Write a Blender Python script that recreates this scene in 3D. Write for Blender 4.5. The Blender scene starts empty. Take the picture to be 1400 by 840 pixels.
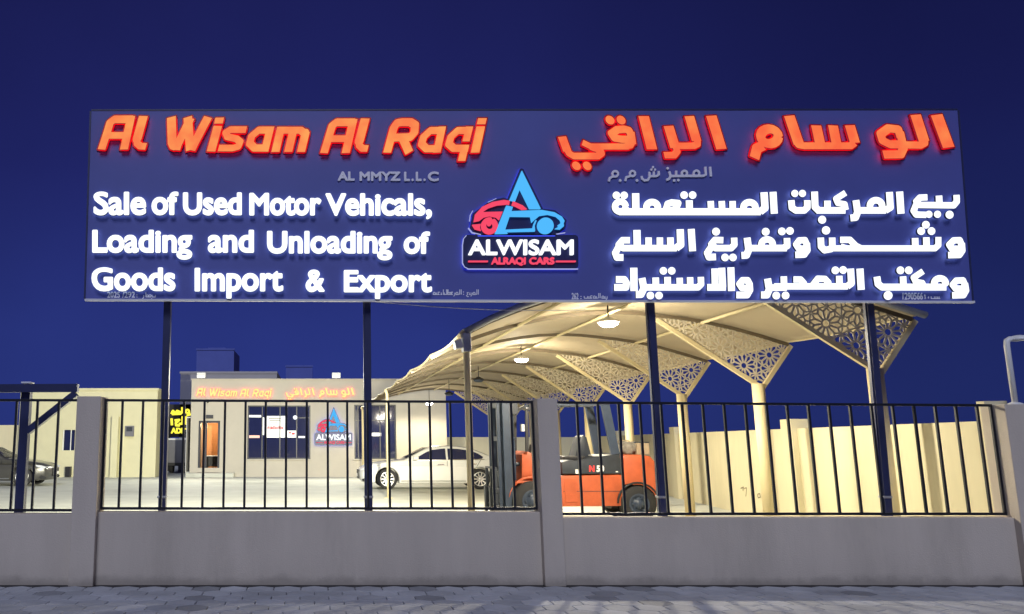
import bpy, bmesh, math, random
import numpy as np
from mathutils import Vector, Matrix
R = math.radians
PI = math.pi
random.seed(7)
SC = bpy.context.scene
COL = SC.collection

# ------------------------------------------------------------------ camera
F, CX, CY, HZ, EYE = 1100.0, 430.0, 420.0, 605.0, 1.6
PITCH = math.atan((HZ - CY) / F)
cam = bpy.data.cameras.new('camera')
cam.sensor_width = 36.0
cam.lens = F / 1400.0 * 36.0
cam.shift_x = (700.0 - CX) / 1400.0
cam.clip_start = 0.05
cam.clip_end = 3000
co = bpy.data.objects.new('camera', cam)
COL.objects.link(co)
co.location = (0, 0, EYE)
co.rotation_euler = (PI / 2 + PITCH, 0, 0)
SC.camera = co

# ------------------------------------------------------------------ world, sun, exposure
world = bpy.data.worlds.new('World')
SC.world = world
world.use_nodes = True
nt = world.node_tree
nt.nodes.clear()
sky = nt.nodes.new('ShaderNodeTexSky')
sky.sky_type = 'NISHITA'
sky.sun_disc = False
sky.sun_elevation = R(44)
sky.sun_rotation = R(190)
# night: the sky is dimmed and filtered to a deep blue, darker towards the zenith
tc = nt.nodes.new('ShaderNodeTexCoord')
sep = nt.nodes.new('ShaderNodeSeparateXYZ')
nt.links.new(tc.outputs['Generated'], sep.inputs[0])
ramp = nt.nodes.new('ShaderNodeValToRGB')
cr = ramp.color_ramp
cr.elements[0].position = 0.0
cr.elements[0].color = (0.022, 0.037, 0.205, 1)
cr.elements[1].position = 0.62
cr.elements[1].color = (0.009, 0.010, 0.068, 1)
e = cr.elements.new(0.13); e.color = (0.0215, 0.0345, 0.200, 1)
e = cr.elements.new(0.32); e.color = (0.0155, 0.020, 0.138, 1)
nt.links.new(sep.outputs['Z'], ramp.inputs['Fac'])
lum = nt.nodes.new('ShaderNodeRGBToBW')
nt.links.new(sky.outputs[0], lum.inputs[0])
mp = nt.nodes.new('ShaderNodeMapRange')
mp.inputs['From Min'].default_value = 0
mp.inputs['From Max'].default_value = 12
mp.inputs['To Min'].default_value = 9.0
mp.inputs['To Max'].default_value = 11.0
nt.links.new(lum.outputs[0], mp.inputs['Value'])
mul = nt.nodes.new('ShaderNodeVectorMath'); mul.operation = 'SCALE'
az = nt.nodes.new('ShaderNodeMath'); az.operation = 'ADD'; az.inputs[1].default_value = 0.02
nt.links.new(sep.outputs['X'], az.inputs[0])
aa = nt.nodes.new('ShaderNodeMath'); aa.operation = 'ABSOLUTE'
nt.links.new(az.outputs[0], aa.inputs[0])
mr = nt.nodes.new('ShaderNodeMapRange'); mr.interpolation_type = 'SMOOTHSTEP'
mr.inputs['From Min'].default_value = 0.05; mr.inputs['From Max'].default_value = 0.7
mr.inputs['To Min'].default_value = 1.05; mr.inputs['To Max'].default_value = 0.60
nt.links.new(aa.outputs[0], mr.inputs['Value'])
hz = nt.nodes.new('ShaderNodeTexNoise'); hz.inputs['Scale'].default_value = 2.6; hz.inputs['Detail'].default_value = 5
nt.links.new(tc.outputs['Generated'], hz.inputs['Vector'])
hr = nt.nodes.new('ShaderNodeMapRange')
hr.inputs['From Min'].default_value = 0.3; hr.inputs['From Max'].default_value = 0.7
hr.inputs['To Min'].default_value = 0.90; hr.inputs['To Max'].default_value = 1.10
nt.links.new(hz.outputs['Fac'], hr.inputs['Value'])
hm = nt.nodes.new('ShaderNodeMath'); hm.operation = 'MULTIPLY'
nt.links.new(mr.outputs[0], hm.inputs[0]); nt.links.new(hr.outputs[0], hm.inputs[1])
m0 = nt.nodes.new('ShaderNodeVectorMath'); m0.operation = 'SCALE'
nt.links.new(ramp.outputs[0], m0.inputs[0]); nt.links.new(hm.outputs[0], m0.inputs['Scale'])
nt.links.new(m0.outputs[0], mul.inputs[0])
nt.links.new(mp.outputs[0], mul.inputs['Scale'])
bg = nt.nodes.new('ShaderNodeBackground')
bg.inputs['Strength'].default_value = 0.1
nt.links.new(mul.outputs[0], bg.inputs['Color'])
wo = nt.nodes.new('ShaderNodeOutputWorld')
nt.links.new(bg.outputs[0], wo.inputs['Surface'])

sun = bpy.data.lights.new('sun', 'SUN')
sun.energy = 1.45
sun.angle = R(25)
sun.color = (0.76, 0.82, 1.0)
so = bpy.data.objects.new('sun', sun)
COL.objects.link(so)
so.rotation_euler = (R(46), 0, R(-8))

SC.view_settings.view_transform = 'Standard'
SC.view_settings.look = 'None'
SC.view_settings.exposure = 0
SC.view_settings.gamma = 1
SC.render.engine = 'CYCLES'
SC.cycles.use_denoising = True
SC.cycles.max_bounces = 6
SC.cycles.diffuse_bounces = 3
SC.cycles.sample_clamp_indirect = 6


def at(px, py, Y):
    dx = (px - CX) / F
    dy = (CY - py) / F
    d = Vector((dx, math.cos(PITCH) - dy * math.sin(PITCH), math.sin(PITCH) + dy * math.cos(PITCH)))
    t = Y / d.y
    return Vector((d.x * t, Y, EYE + d.z * t))


def gx(px, Y):
    """world x of photo column px at eye level"""
    return at(px, HZ, Y).x


# ------------------------------------------------------------------ materials
def mat(name, col, rough=0.7, metal=0.0, var=0.0, scale=6.0, bump=0.0, bscale=40.0, spec=0.5, emit=None, es=0.0,
        stain=0.0, coat=0.0, transl=0.0, streak=False):
    m = bpy.data.materials.new(name)
    m.use_nodes = True
    n = m.node_tree
    b = n.nodes['Principled BSDF']
    b.inputs['Base Color'].default_value = (*col, 1)
    b.inputs['Roughness'].default_value = rough
    b.inputs['Metallic'].default_value = metal
    b.inputs['Specular IOR Level'].default_value = spec
    b.inputs['Coat Weight'].default_value = coat
    if emit:
        b.inputs['Emission Color'].default_value = (*emit, 1)
        b.inputs['Emission Strength'].default_value = es
    t = n.nodes.new('ShaderNodeTexCoord')
    if var or stain:
        mpn = n.nodes.new('ShaderNodeMapping')
        if streak:
            mpn.inputs['Scale'].default_value = (1, 1, 0.18)
        n.links.new(t.outputs['Object'], mpn.inputs[0])
        no = n.nodes.new('ShaderNodeTexNoise')
        no.inputs['Scale'].default_value = scale
        no.inputs['Detail'].default_value = 6
        no.inputs['Roughness'].default_value = 0.62
        n.links.new(mpn.outputs[0], no.inputs['Vector'])
        r = n.nodes.new('ShaderNodeValToRGB')
        r.color_ramp.elements[0].position = 0.3
        r.color_ramp.elements[1].position = 0.7
        r.color_ramp.elements[0].color = (*[c * (1 - var) for c in col], 1)
        r.color_ramp.elements[1].color = (*[min(1, c * (1 + var)) for c in col], 1)
        n.links.new(no.outputs['Fac'], r.inputs['Fac'])
        last = r.outputs[0]
        if stain:
            n2 = n.nodes.new('ShaderNodeTexNoise')
            n2.inputs['Scale'].default_value = scale * 0.23
            n2.inputs['Detail'].default_value = 9
            n2.inputs['Roughness'].default_value = 0.7
            n.links.new(mpn.outputs[0], n2.inputs['Vector'])
            r2 = n.nodes.new('ShaderNodeValToRGB')
            r2.color_ramp.elements[0].position = 0.52
            r2.color_ramp.elements[1].position = 0.72
            r2.color_ramp.elements[0].color = (1, 1, 1, 1)
            r2.color_ramp.elements[1].color = (1 - stain, 1 - stain, 1 - stain * 1.05, 1)
            n.links.new(n2.outputs['Fac'], r2.inputs['Fac'])
            mx = n.nodes.new('ShaderNodeMix'); mx.data_type = 'RGBA'; mx.blend_type = 'MULTIPLY'
            mx.inputs['Factor'].default_value = 1
            n.links.new(last, mx.inputs['A']); n.links.new(r2.outputs[0], mx.inputs['B'])
            last = mx.outputs['Result']
        n.links.new(last, b.inputs['Base Color'])
    if bump:
        nb = n.nodes.new('ShaderNodeTexNoise')
        nb.inputs['Scale'].default_value = bscale
        nb.inputs['Detail'].default_value = 5
        n.links.new(t.outputs['Object'], nb.inputs['Vector'])
        bp = n.nodes.new('ShaderNodeBump')
        bp.inputs['Strength'].default_value = bump
        bp.inputs['Distance'].default_value = 0.01
        n.links.new(nb.outputs['Fac'], bp.inputs['Height'])
        n.links.new(bp.outputs[0], b.inputs['Normal'])
    if transl:
        out = n.nodes['Material Output']
        tr = n.nodes.new('ShaderNodeBsdfTranslucent')
        tr.inputs['Color'].default_value = (*col, 1)
        ms = n.nodes.new('ShaderNodeMixShader'); ms.inputs[0].default_value = transl
        n.links.new(b.outputs[0], ms.inputs[1]); n.links.new(tr.outputs[0], ms.inputs[2])
        n.links.new(ms.outputs[0], out.inputs['Surface'])
    return m


def emat(name, col, s):
    m = bpy.data.materials.new(name)
    m.use_nodes = True
    n = m.node_tree
    n.nodes.clear()
    e = n.nodes.new('ShaderNodeEmission')
    e.inputs['Color'].default_value = (*col, 1)
    e.inputs['Strength'].default_value = s
    o = n.nodes.new('ShaderNodeOutputMaterial')
    n.links.new(e.outputs[0], o.inputs['Surface'])
    return m


def paver_mat():
    m = mat('paver', (0.3, 0.31, 0.34), 0.8, bump=0.5, bscale=120)
    n = m.node_tree
    b = n.nodes['Principled BSDF']
    a = n.nodes.new('ShaderNodeAttribute'); a.attribute_name = 'tone'
    t = n.nodes.new('ShaderNodeTexCoord')
    no = n.nodes.new('ShaderNodeTexNoise'); no.inputs['Scale'].default_value = 1.3; no.inputs['Detail'].default_value = 8
    no.inputs['Roughness'].default_value = 0.7
    n.links.new(t.outputs['Object'], no.inputs['Vector'])
    r = n.nodes.new('ShaderNodeMapRange')
    r.inputs['From Min'].default_value = 0.3; r.inputs['From Max'].default_value = 0.7
    r.inputs['To Min'].default_value = 0.72; r.inputs['To Max'].default_value = 1.2
    n.links.new(no.outputs['Fac'], r.inputs['Value'])
    mm = n.nodes.new('ShaderNodeMath'); mm.operation = 'MULTIPLY'
    n.links.new(a.outputs['Fac'], mm.inputs[0]); n.links.new(r.outputs[0], mm.inputs[1])
    v = n.nodes.new('ShaderNodeVectorMath'); v.operation = 'SCALE'
    v.inputs[0].default_value = (0.40, 0.41, 0.44)
    n.links.new(mm.outputs[0], v.inputs['Scale'])
    n.links.new(v.outputs[0], b.inputs['Base Color'])
    return m


M = dict(
    wall=mat('street wall paint', (0.58, 0.51, 0.43), 0.85, var=0.07, scale=2.2, bump=0.35, bscale=60, stain=0.24, streak=True),
    yellow=mat('pale yellow plaster', (0.66, 0.60, 0.40), 0.85, var=0.05, scale=1.6, bump=0.2, bscale=50, stain=0.16, streak=True),
    beige=mat('beige plaster', (0.66, 0.625, 0.40), 0.85, var=0.04, scale=1.3, bump=0.2, bscale=50, stain=0.1),
    facade=mat('office plaster', (0.50, 0.465, 0.385), 0.85, var=0.04, scale=1.2, bump=0.2, bscale=50, stain=0.1),
    rear=mat('grey plaster', (0.24, 0.24, 0.30), 0.85, var=0.05, scale=1.0),
    concrete=mat('yard concrete', (0.54, 0.55, 0.47), 0.75, var=0.10, scale=0.9, bump=0.2, bscale=30, stain=0.34),
    sand=mat('sand', (0.30, 0.24, 0.16), 0.95, var=0.15, scale=0.5),
    asphalt=mat('asphalt', (0.05, 0.05, 0.052), 0.9, var=0.2, scale=8, bump=0.5, bscale=150),
    kerb=mat('kerb concrete', (0.35, 0.35, 0.34), 0.8, var=0.1, scale=5),
    dark_bed=mat('dark paver bed', (0.045, 0.042, 0.045), 0.95, var=0.4, scale=14),
    bar=mat('black railing paint', (0.009, 0.010, 0.016), 0.45, var=0.2, scale=9),
    steel=mat('dark blue post paint', (0.03, 0.037, 0.105), 0.38, var=0.12, scale=5),
    steelgrey=mat('galvanised steel', (0.42, 0.43, 0.46), 0.45, metal=0.5, var=0.12, scale=9),
    panel=mat('sign sheet', (0.088, 0.108, 0.40), 0.55, var=0.07, scale=0.8),
    trim=mat('sign trim', (0.75, 0.75, 0.8), 0.4),
    canvas=mat('canopy fabric', (0.72, 0.61, 0.42), 0.7, var=0.05, scale=1.1, transl=0.12, stain=0.08),
    cream=mat('cream steel paint', (0.66, 0.56, 0.33), 0.5, var=0.06, scale=3, stain=0.12, streak=True),
    lattice=mat('cream lattice sheet', (0.62, 0.55, 0.42), 0.55, var=0.04, scale=4),
    white=mat('white enamel', (0.78, 0.78, 0.76), 0.35),
    carwhite=mat('white car paint', (0.82, 0.82, 0.79), 0.25, coat=0.6),
    carsilver=mat('grey car paint', (0.055, 0.054, 0.05), 0.28, metal=0.15, coat=0.6),
    tyre=mat('tyre rubber', (0.02, 0.02, 0.022), 0.8, bump=0.3, bscale=30),
    rim=mat('alloy', (0.62, 0.62, 0.62), 0.3, metal=0.8),
    dark=mat('black plastic', (0.015, 0.015, 0.018), 0.5),
    glass=mat('dark window glass', (0.016, 0.02, 0.065), 0.06, spec=0.8),
    chrome=mat('chrome', (0.7, 0.7, 0.7), 0.15, metal=1.0),
    headlamp=mat('headlamp lens', (0.55, 0.57, 0.6), 0.1, coat=1.0),
    redlens=mat('red lens', (0.4, 0.02, 0.02), 0.2, coat=1.0),
    orange=mat('orange forklift paint', (0.50, 0.10, 0.035), 0.5, var=0.14, scale=4, stain=0.15),
    flgrey=mat('grey blue forklift paint', (0.032, 0.047, 0.08), 0.45, var=0.15, scale=6),
    fldark=mat('charcoal forklift paint', (0.026, 0.032, 0.045), 0.5, var=0.2, scale=6),
    redpaint=mat('red decal', (0.7, 0.05, 0.05), 0.5),
    card=mat('cardboard', (0.36, 0.28, 0.19), 0.85, var=0.12, scale=7),
    cloth=mat('grey brown wrap', (0.22, 0.20, 0.17), 0.9, var=0.4, scale=9, bump=0.7, bscale=14),
    letterside=mat('letter return', (0.13, 0.13, 0.17), 0.4),
    flatletter=mat('unlit acrylic letter', (0.85, 0.85, 0.95), 0.4),
    navy=mat('navy logo plate', (0.02, 0.025, 0.11), 0.4),
    frame=mat('dark window frame', (0.03, 0.032, 0.045), 0.4),
    signblack=mat('black sign board', (0.008, 0.008, 0.01), 0.5),
    white_refl=mat('white painted reflection', (0.8, 0.8, 0.78), 0.6, emit=(0.85, 0.9, 0.86), es=0.55),  # white window reflection put into a glowing flat colour
    red_refl=mat('red painted reflection', (0.5, 0.03, 0.03), 0.6, emit=(0.5, 0.05, 0.06), es=0.4),  # red lettering of the window reflection, painted and glowing
    rib_shaded=mat('tan rib with shade', (0.14, 0.11, 0.07), 0.6, var=0.1, scale=3),  # shade on the rib undersides is put into this darker colour
    crimson=mat('crimson halo backing', (0.33, 0.002, 0.018), 0.4),  # red halo ring around the letters is put into this colour
    pink_refl=mat('pink painted reflection', (0.75, 0.45, 0.38), 0.6, emit=(0.9, 0.45, 0.35), es=0.5),  # pinkish window reflection put into a glowing flat colour
    scrawl=mat('pencil scrawl', (0.22, 0.19, 0.12), 0.9),
    van=mat('grey van paint', (0.16, 0.16, 0.18), 0.5, var=0.08, scale=2),
)
M['paver'] = paver_mat()


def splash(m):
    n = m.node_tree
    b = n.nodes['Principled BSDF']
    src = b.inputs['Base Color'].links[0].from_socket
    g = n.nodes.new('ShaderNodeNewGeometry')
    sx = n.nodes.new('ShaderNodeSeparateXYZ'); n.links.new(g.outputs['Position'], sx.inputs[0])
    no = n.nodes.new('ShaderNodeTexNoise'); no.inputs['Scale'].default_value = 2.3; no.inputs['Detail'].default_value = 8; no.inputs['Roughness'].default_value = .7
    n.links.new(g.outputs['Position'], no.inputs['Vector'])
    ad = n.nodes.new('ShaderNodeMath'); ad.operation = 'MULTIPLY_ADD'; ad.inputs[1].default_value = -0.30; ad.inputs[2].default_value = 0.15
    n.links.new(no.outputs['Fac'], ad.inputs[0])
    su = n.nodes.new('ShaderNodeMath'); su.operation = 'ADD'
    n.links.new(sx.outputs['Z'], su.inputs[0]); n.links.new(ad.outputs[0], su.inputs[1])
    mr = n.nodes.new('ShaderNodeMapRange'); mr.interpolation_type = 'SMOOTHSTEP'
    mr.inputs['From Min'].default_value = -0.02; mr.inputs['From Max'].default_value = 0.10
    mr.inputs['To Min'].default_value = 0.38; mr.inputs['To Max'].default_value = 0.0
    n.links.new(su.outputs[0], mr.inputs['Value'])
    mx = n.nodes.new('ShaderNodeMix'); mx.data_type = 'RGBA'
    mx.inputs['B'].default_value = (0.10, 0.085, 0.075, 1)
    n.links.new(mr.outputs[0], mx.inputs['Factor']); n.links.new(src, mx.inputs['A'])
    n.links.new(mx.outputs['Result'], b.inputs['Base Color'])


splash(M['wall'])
M['white_face'] = emat('white letter face', (0.93, 0.97, 1.0), 1.35)
M['small_back'] = emat('small red letter halo', (1.0, 0.012, 0.010), 8.5)
M['white_back'] = emat('white letter halo', (0.6, 0.75, 1.0), 1.5)
M['blue_back'] = emat('blue logo halo', (0.06, 0.10, 1.0), 2.6)
M['white_side'] = mat('white letter return', (0.10, 0.10, 0.13), 0.5, emit=(0.8, 0.85, 1.0), es=0.0)
M['red_face'] = emat('orange letter face', (1.0, 0.19, 0.07), 1.0)
M['amber_face'] = emat('amber letter face', (1.0, 0.27, 0.09), 1.0)
for nm_ in ('red_face', 'amber_face'):      # uneven LED strips behind the faces
    n_ = M[nm_].node_tree
    e_ = [q_ for q_ in n_.nodes if q_.type == 'EMISSION'][0]
    t_ = n_.nodes.new('ShaderNodeTexCoord')
    z_ = n_.nodes.new('ShaderNodeTexNoise'); z_.inputs['Scale'].default_value = 3.5; z_.inputs['Detail'].default_value = 3
    n_.links.new(t_.outputs['Object'], z_.inputs['Vector'])
    r_ = n_.nodes.new('ShaderNodeValToRGB')
    c_ = e_.inputs['Color'].default_value
    r_.color_ramp.elements[0].position = .36; r_.color_ramp.elements[0].color = (c_[0] * .97, c_[1] * .78, c_[2] * .85, 1)
    r_.color_ramp.elements[1].position = .66; r_.color_ramp.elements[1].color = (1, c_[1] * 1.35, c_[2] * 1.15, 1)
    n_.links.new(z_.outputs['Fac'], r_.inputs['Fac']); n_.links.new(r_.outputs[0], e_.inputs['Color'])
M['red_side'] = emat('red letter return', (0.62, 0.02, 0.05), 0.55)
M['red_back'] = emat('red letter halo', (1.0, 0.012, 0.03), 5.0)
M['small_face'] = emat('small orange letter face', (1.0, 0.60, 0.22), 1.6)
M['blue_face'] = emat('blue logo face', (0.085, 0.50, 1.0), 1.0)
M['pink_face'] = emat('red logo face', (0.95, 0.075, 0.15), 1.0)
M['pale_line'] = emat('pale logo outline', (0.42, 0.46, 0.85), 0.9)
M['yellow_led'] = emat('yellow led', (1.0, 0.86, 0.07), 1.3)
M['lamp_glow'] = emat('lamp glow', (1.0, 0.93, 0.78), 30)
M['flood_glow'] = emat('floodlight glow', (1.0, 0.97, 0.85), 2.0)


# ------------------------------------------------------------------ mesh helpers
class MB:
    def __init__(self):
        self.bm = bmesh.new()

    def box(self, x0, y0, z0, x1, y1, z1, bev=0.0):
        v = [self.bm.verts.new(p) for p in ((x0, y0, z0), (x1, y0, z0), (x1, y1, z0), (x0, y1, z0),
                                            (x0, y0, z1), (x1, y0, z1), (x1, y1, z1), (x0, y1, z1))]
        fs = [self.bm.faces.new([v[i] for i in q]) for q in ((3, 2, 1, 0), (4, 5, 6, 7), (0, 1, 5, 4), (1, 2, 6, 5), (2, 3, 7, 6), (3, 0, 4, 7))]
        if bev:
            es = list({e for f in fs for e in f.edges})
            bmesh.ops.bevel(self.bm, geom=es, offset=bev, segments=2, profile=0.5, affect='EDGES', clamp_overlap=True)
        return self

    def beam(self, a, b, w, h, up=(0, 0, 1)):
        a, b = Vector(a), Vector(b)
        d = (b - a).normalized()
        u = Vector(up)
        s = d.cross(u)
        if s.length < 1e-4:
            s = d.cross(Vector((1, 0, 0)))
        s.normalize()
        u = s.cross(d).normalized()
        vs = []
        for p in (a, b):
            for i, j in ((-1, -1), (1, -1), (1, 1), (-1, 1)):
                vs.append(self.bm.verts.new(p + s * i * w / 2 + u * j * h / 2))
        for q in ((3, 2, 1, 0), (4, 5, 6, 7), (0, 1, 5, 4), (1, 2, 6, 5), (2, 3, 7, 6), (3, 0, 4, 7)):
            self.bm.faces.new([vs[i] for i in q])
        return self

    def tube(self, pts, r, seg=10, caps=True):
        pts = [Vector(p) for p in pts]
        rs = r if isinstance(r, (list, tuple)) else [r] * len(pts)
        rings = []
        s0 = None
        for i, p in enumerate(pts):
            d = (pts[min(i + 1, len(pts) - 1)] - pts[max(i - 1, 0)]).normalized()
            if s0 is None:
                s0 = d.cross(Vector((0, 0, 1)))
                if s0.length < 1e-3:
                    s0 = d.cross(Vector((1, 0, 0)))
            s = (s0 - d * s0.dot(d)).normalized()
            s0 = s
            u = d.cross(s)
            rings.append([self.bm.verts.new(p + (s * math.cos(2 * PI * k / seg) + u * math.sin(2 * PI * k / seg)) * rs[i]) for k in range(seg)])
        for a, b in zip(rings, rings[1:]):
            for k in range(seg):
                f = self.bm.faces.new((a[k], a[(k + 1) % seg], b[(k + 1) % seg], b[k]))
                f.smooth = True
        if caps:
            self.bm.faces.new(rings[0][::-1])
            self.bm.faces.new(rings[-1])
        return self

    def lathe(self, prof, c, axis='z', seg=24, smooth=True, caps=True):
        rings = []
        c = Vector(c)
        for r, h in prof:
            ring = []
            for k in range(seg):
                a = 2 * PI * k / seg
                if axis == 'z':
                    p = (r * math.cos(a), r * math.sin(a), h)
                else:
                    p = (r * math.cos(a), h, r * math.sin(a))
                ring.append(self.bm.verts.new(c + Vector(p)))
            rings.append(ring)
        for a, b in zip(rings, rings[1:]):
            for k in range(seg):
                f = self.bm.faces.new((a[k], a[(k + 1) % seg], b[(k + 1) % seg], b[k]))
                f.smooth = smooth
        if caps:
            self.bm.faces.new(rings[0]); self.bm.faces.new(rings[-1])
        return self

    def prism(self, poly, y0, y1, bev=0.0, segs=2):
        """poly in (x,z), extruded along y; its rims can be rounded"""
        a = [self.bm.verts.new((x, y0, z)) for x, z in poly]
        b = [self.bm.verts.new((x, y1, z)) for x, z in poly]
        n = len(poly)
        fs = [self.bm.faces.new(a), self.bm.faces.new(b[::-1])]
        for i in range(n):
            self.bm.faces.new((a[i], b[i], b[(i + 1) % n], a[(i + 1) % n]))
        if bev:
            es = list({e for f in fs for e in f.edges})
            bmesh.ops.bevel(self.bm, geom=es, offset=bev, segments=segs, profile=0.5, affect='EDGES', clamp_overlap=True)
        big = [f for f in self.bm.faces if len(f.verts) > 4]
        if big:
            bmesh.ops.triangulate(self.bm, faces=big, ngon_method='EAR_CLIP')
        return self

    def build(self, name, m, parent=None, smooth=None):
        bm = self.bm
        bmesh.ops.recalc_face_normals(bm, faces=bm.faces)
        me = bpy.data.meshes.new(name)
        bm.to_mesh(me)
        bm.free()
        for x in (m if isinstance(m, (list, tuple)) else [m]):
            me.materials.append(x)
        if smooth:
            for p in me.polygons:
                p.use_smooth = True
            me.set_sharp_from_angle(angle=R(smooth))
        return link(name, me, parent)


def link(name, me, parent=None):
    o = bpy.data.objects.new(name, me)
    COL.objects.link(o)
    if parent:
        o.parent = parent
    return o


def thing(name, label, cat, group=None, loc=(0, 0, 0)):
    o = bpy.data.objects.new(name, None)
    COL.objects.link(o)
    o.location = loc
    o.empty_display_size = 0.3
    return tag(o, label, cat, group)


def tag(o, label, cat, group=None):
    o['label'] = label
    o['category'] = cat
    if group:
        o['group'] = group
    return o


def struct(o):
    o['kind'] = 'structure'
    return o


# ------------------------------------------------------------------ setting
YF = 9.70          # street face of the low wall
struct(MB().box(-900, -900, -1.2, 900, 1500, -0.16).build('ground', M['sand']))
struct(MB().box(-60, -9, -0.15, 60, 3.6, -0.12).build('road', M['asphalt']))
struct(MB().box(-60, 3.6, -0.15, 60, 3.75, 0.004, 0.012).build('kerb', M['kerb']))
struct(MB().box(-60, 3.75, -0.15, 60, 9.90, -0.03).build('paver_bed', M['dark_bed']))
struct(MB().box(-40, 9.90, -0.15, 40, 60, 0.0).build('yard_floor', M['concrete']))


def pavement():
    bm = bmesh.new()
    tone = bm.faces.layers.float.new('tone_f')
    w = 0.30
    s = w / math.sqrt(3)
    row = w * 0.8660254
    darks = {}
    Y1 = YF - 0.22  # leaves a dark strip of the bed bare along the wall
    nrow = int((Y1 - 3.8) / row)
    dk = []
    for (px, pys) in ((283, (805, 817, 832)), (582, (805, 817)), (877, (807, 821)), (1180, (810,))):
        for py in pys:
            z = at(px, py, 1.0)
            t = EYE / (EYE - z.z)
            dk.append((z.x * t, t))
    for j in range(nrow):
        cy = Y1 - s - j * row
        for i in range(-40, 60):
            cx = i * w + (w / 2 if j % 2 else 0)
            near = any(abs(cx - a) < w * 0.5 and abs(cy - b) < row * 0.5 for a, b in dk)
            t = 0.6 if near else random.gauss(1.0, 0.07)
            if not near and random.random() < 0.006:
                t = 0.7
            h = random.gauss(0, 0.0007)
            g = 0.004
            top, low, bot = [], [], []
            tx, ty = random.gauss(0, 0.003), random.gauss(0, 0.003)
            for k in range(6):
                a = PI / 6 + k * PI / 3
                for lst, rr, zz in ((top, s - g - 0.005, 0.0), (low, s - g, -0.006), (bot, s - g, -0.03)):
                    x, y = cx + rr * math.cos(a), min(cy + rr * math.sin(a), Y1)
                    lst.append(bm.verts.new((x, y, h + zz + tx * (x - cx) + ty * (y - cy))))
            fs = [bm.faces.new(top)]
            for k in range(6):
                fs.append(bm.faces.new((low[k], low[(k + 1) % 6], top[(k + 1) % 6], top[k])))
                fs.append(bm.faces.new((bot[k], bot[(k + 1) % 6], low[(k + 1) % 6], low[k])))
            for f in fs:
                f[tone] = t
    me = bpy.data.meshes.new('pavement')
    bm.to_mesh(me)
    vals = [d.value for d in me.attributes['tone_f'].data]
    bm.free()
    a = me.attributes.new('tone', 'FLOAT', 'FACE')
    a.data.foreach_set('value', vals)
    me.materials.append(M['paver'])
    return struct(link('pavement', me))


pavement()


# ------------------------------------------------------------------ shapes by distance field (sign lettering, logo)
def seg_dist(X, Y, a, b):
    ax, ay = a; bx, by = b
    dx, dy = bx - ax, by - ay
    L2 = dx * dx + dy * dy + 1e-12
    t = np.clip(((X - ax) * dx + (Y - ay) * dy) / L2, 0, 1)
    return np.hypot(X - ax - t * dx, Y - ay - t * dy)


def sd_rect(X, Y, a, b, hw):
    ax, ay = a; bx, by = b
    L = math.hypot(bx - ax, by - ay) + 1e-9
    ux, uy = (bx - ax) / L, (by - ay) / L
    px = (X - (ax + bx) / 2) * ux + (Y - (ay + by) / 2) * uy
    py = -(X - (ax + bx) / 2) * uy + (Y - (ay + by) / 2) * ux
    qx, qy = np.abs(px) - L / 2, np.abs(py) - hw
    return np.hypot(np.maximum(qx, 0), np.maximum(qy, 0)) + np.minimum(np.maximum(qx, qy), 0)


def sd_loops(X, Y, loops):
    d = np.full(X.shape, 1e9)
    ins = np.zeros(X.shape, bool)
    for lp in loops:
        n = len(lp)
        for i in range(n):
            a, b = lp[i], lp[(i + 1) % n]
            d = np.minimum(d, seg_dist(X, Y, a, b))
            if a[1] != b[1]:
                c = ((a[1] > Y) != (b[1] > Y)) & (X < (b[0] - a[0]) * (Y - a[1]) / (b[1] - a[1]) + a[0])
                ins ^= c
    return np.where(ins, -d, d)


def prim_sdf(X, Y, p):
    k = p[0]
    if k == 's':
        hw = p[1] / 2
        pts = p[2]
        d = None
        for a, b in zip(pts, pts[1:]):
            r = sd_rect(X, Y, a, b, hw)
            d = r if d is None else np.minimum(d, r)
        for q in pts[1:-1]:
            d = np.minimum(d, np.hypot(X - q[0], Y - q[1]) - hw)
        return d
    if k == 'c':
        return np.hypot(X - p[2][0], Y - p[2][1]) - p[1]
    if k == 'p':
        return sd_loops(X, Y, [p[1]])
    if k == 'l':
        return sd_loops(X, Y, p[1])


def contours(Fd, x0, y0, st):
    ny, nx = Fd.shape
    ins = Fd < 0
    a = ins[:-1, :-1]; b = ins[:-1, 1:]; c = ins[1:, 1:]; d = ins[1:, :-1]
    code = a * 1 + b * 2 + c * 4 + d * 8
    jj, ii = np.nonzero((code > 0) & (code < 15))
    nxt = {}
    pos = {}

    def edge(e, j, i):
        k = (0, j, i) if e == 0 else (1, j, i + 1) if e == 1 else (0, j + 1, i) if e == 2 else (1, j, i)
        if k not in pos:
            if k[0] == 0:
                f0, f1 = Fd[k[1], k[2]], Fd[k[1], k[2] + 1]
                t = f0 / (f0 - f1)
                pos[k] = (x0 + (k[2] + t) * st, y0 + k[1] * st)
            else:
                f0, f1 = Fd[k[1], k[2]], Fd[k[1] + 1, k[2]]
                t = f0 / (f0 - f1)
                pos[k] = (x0 + k[2] * st, y0 + (k[1] + t) * st)
        return k
    T = {1: [(3, 0)], 2: [(0, 1)], 3: [(3, 1)], 4: [(1, 2)], 5: [(3, 0), (1, 2)], 6: [(0, 2)], 7: [(3, 2)],
         8: [(2, 3)], 9: [(2, 0)], 10: [(0, 1), (2, 3)], 11: [(2, 1)], 12: [(1, 3)], 13: [(1, 0)], 14: [(0, 3)]}
    for j, i in zip(jj, ii):
        for s, e in T[int(code[j, i])]:
            nxt[edge(s, j, i)] = edge(e, j, i)
    loops = []
    while nxt:
        k0, k = next(iter(nxt.items()))
        lp = [k0]
        del nxt[k0]
        while k != k0 and k in nxt:
            lp.append(k)
            k = nxt.pop(k)
        if len(lp) > 5:
            loops.append([pos[q] for q in lp])
    return loops


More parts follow.
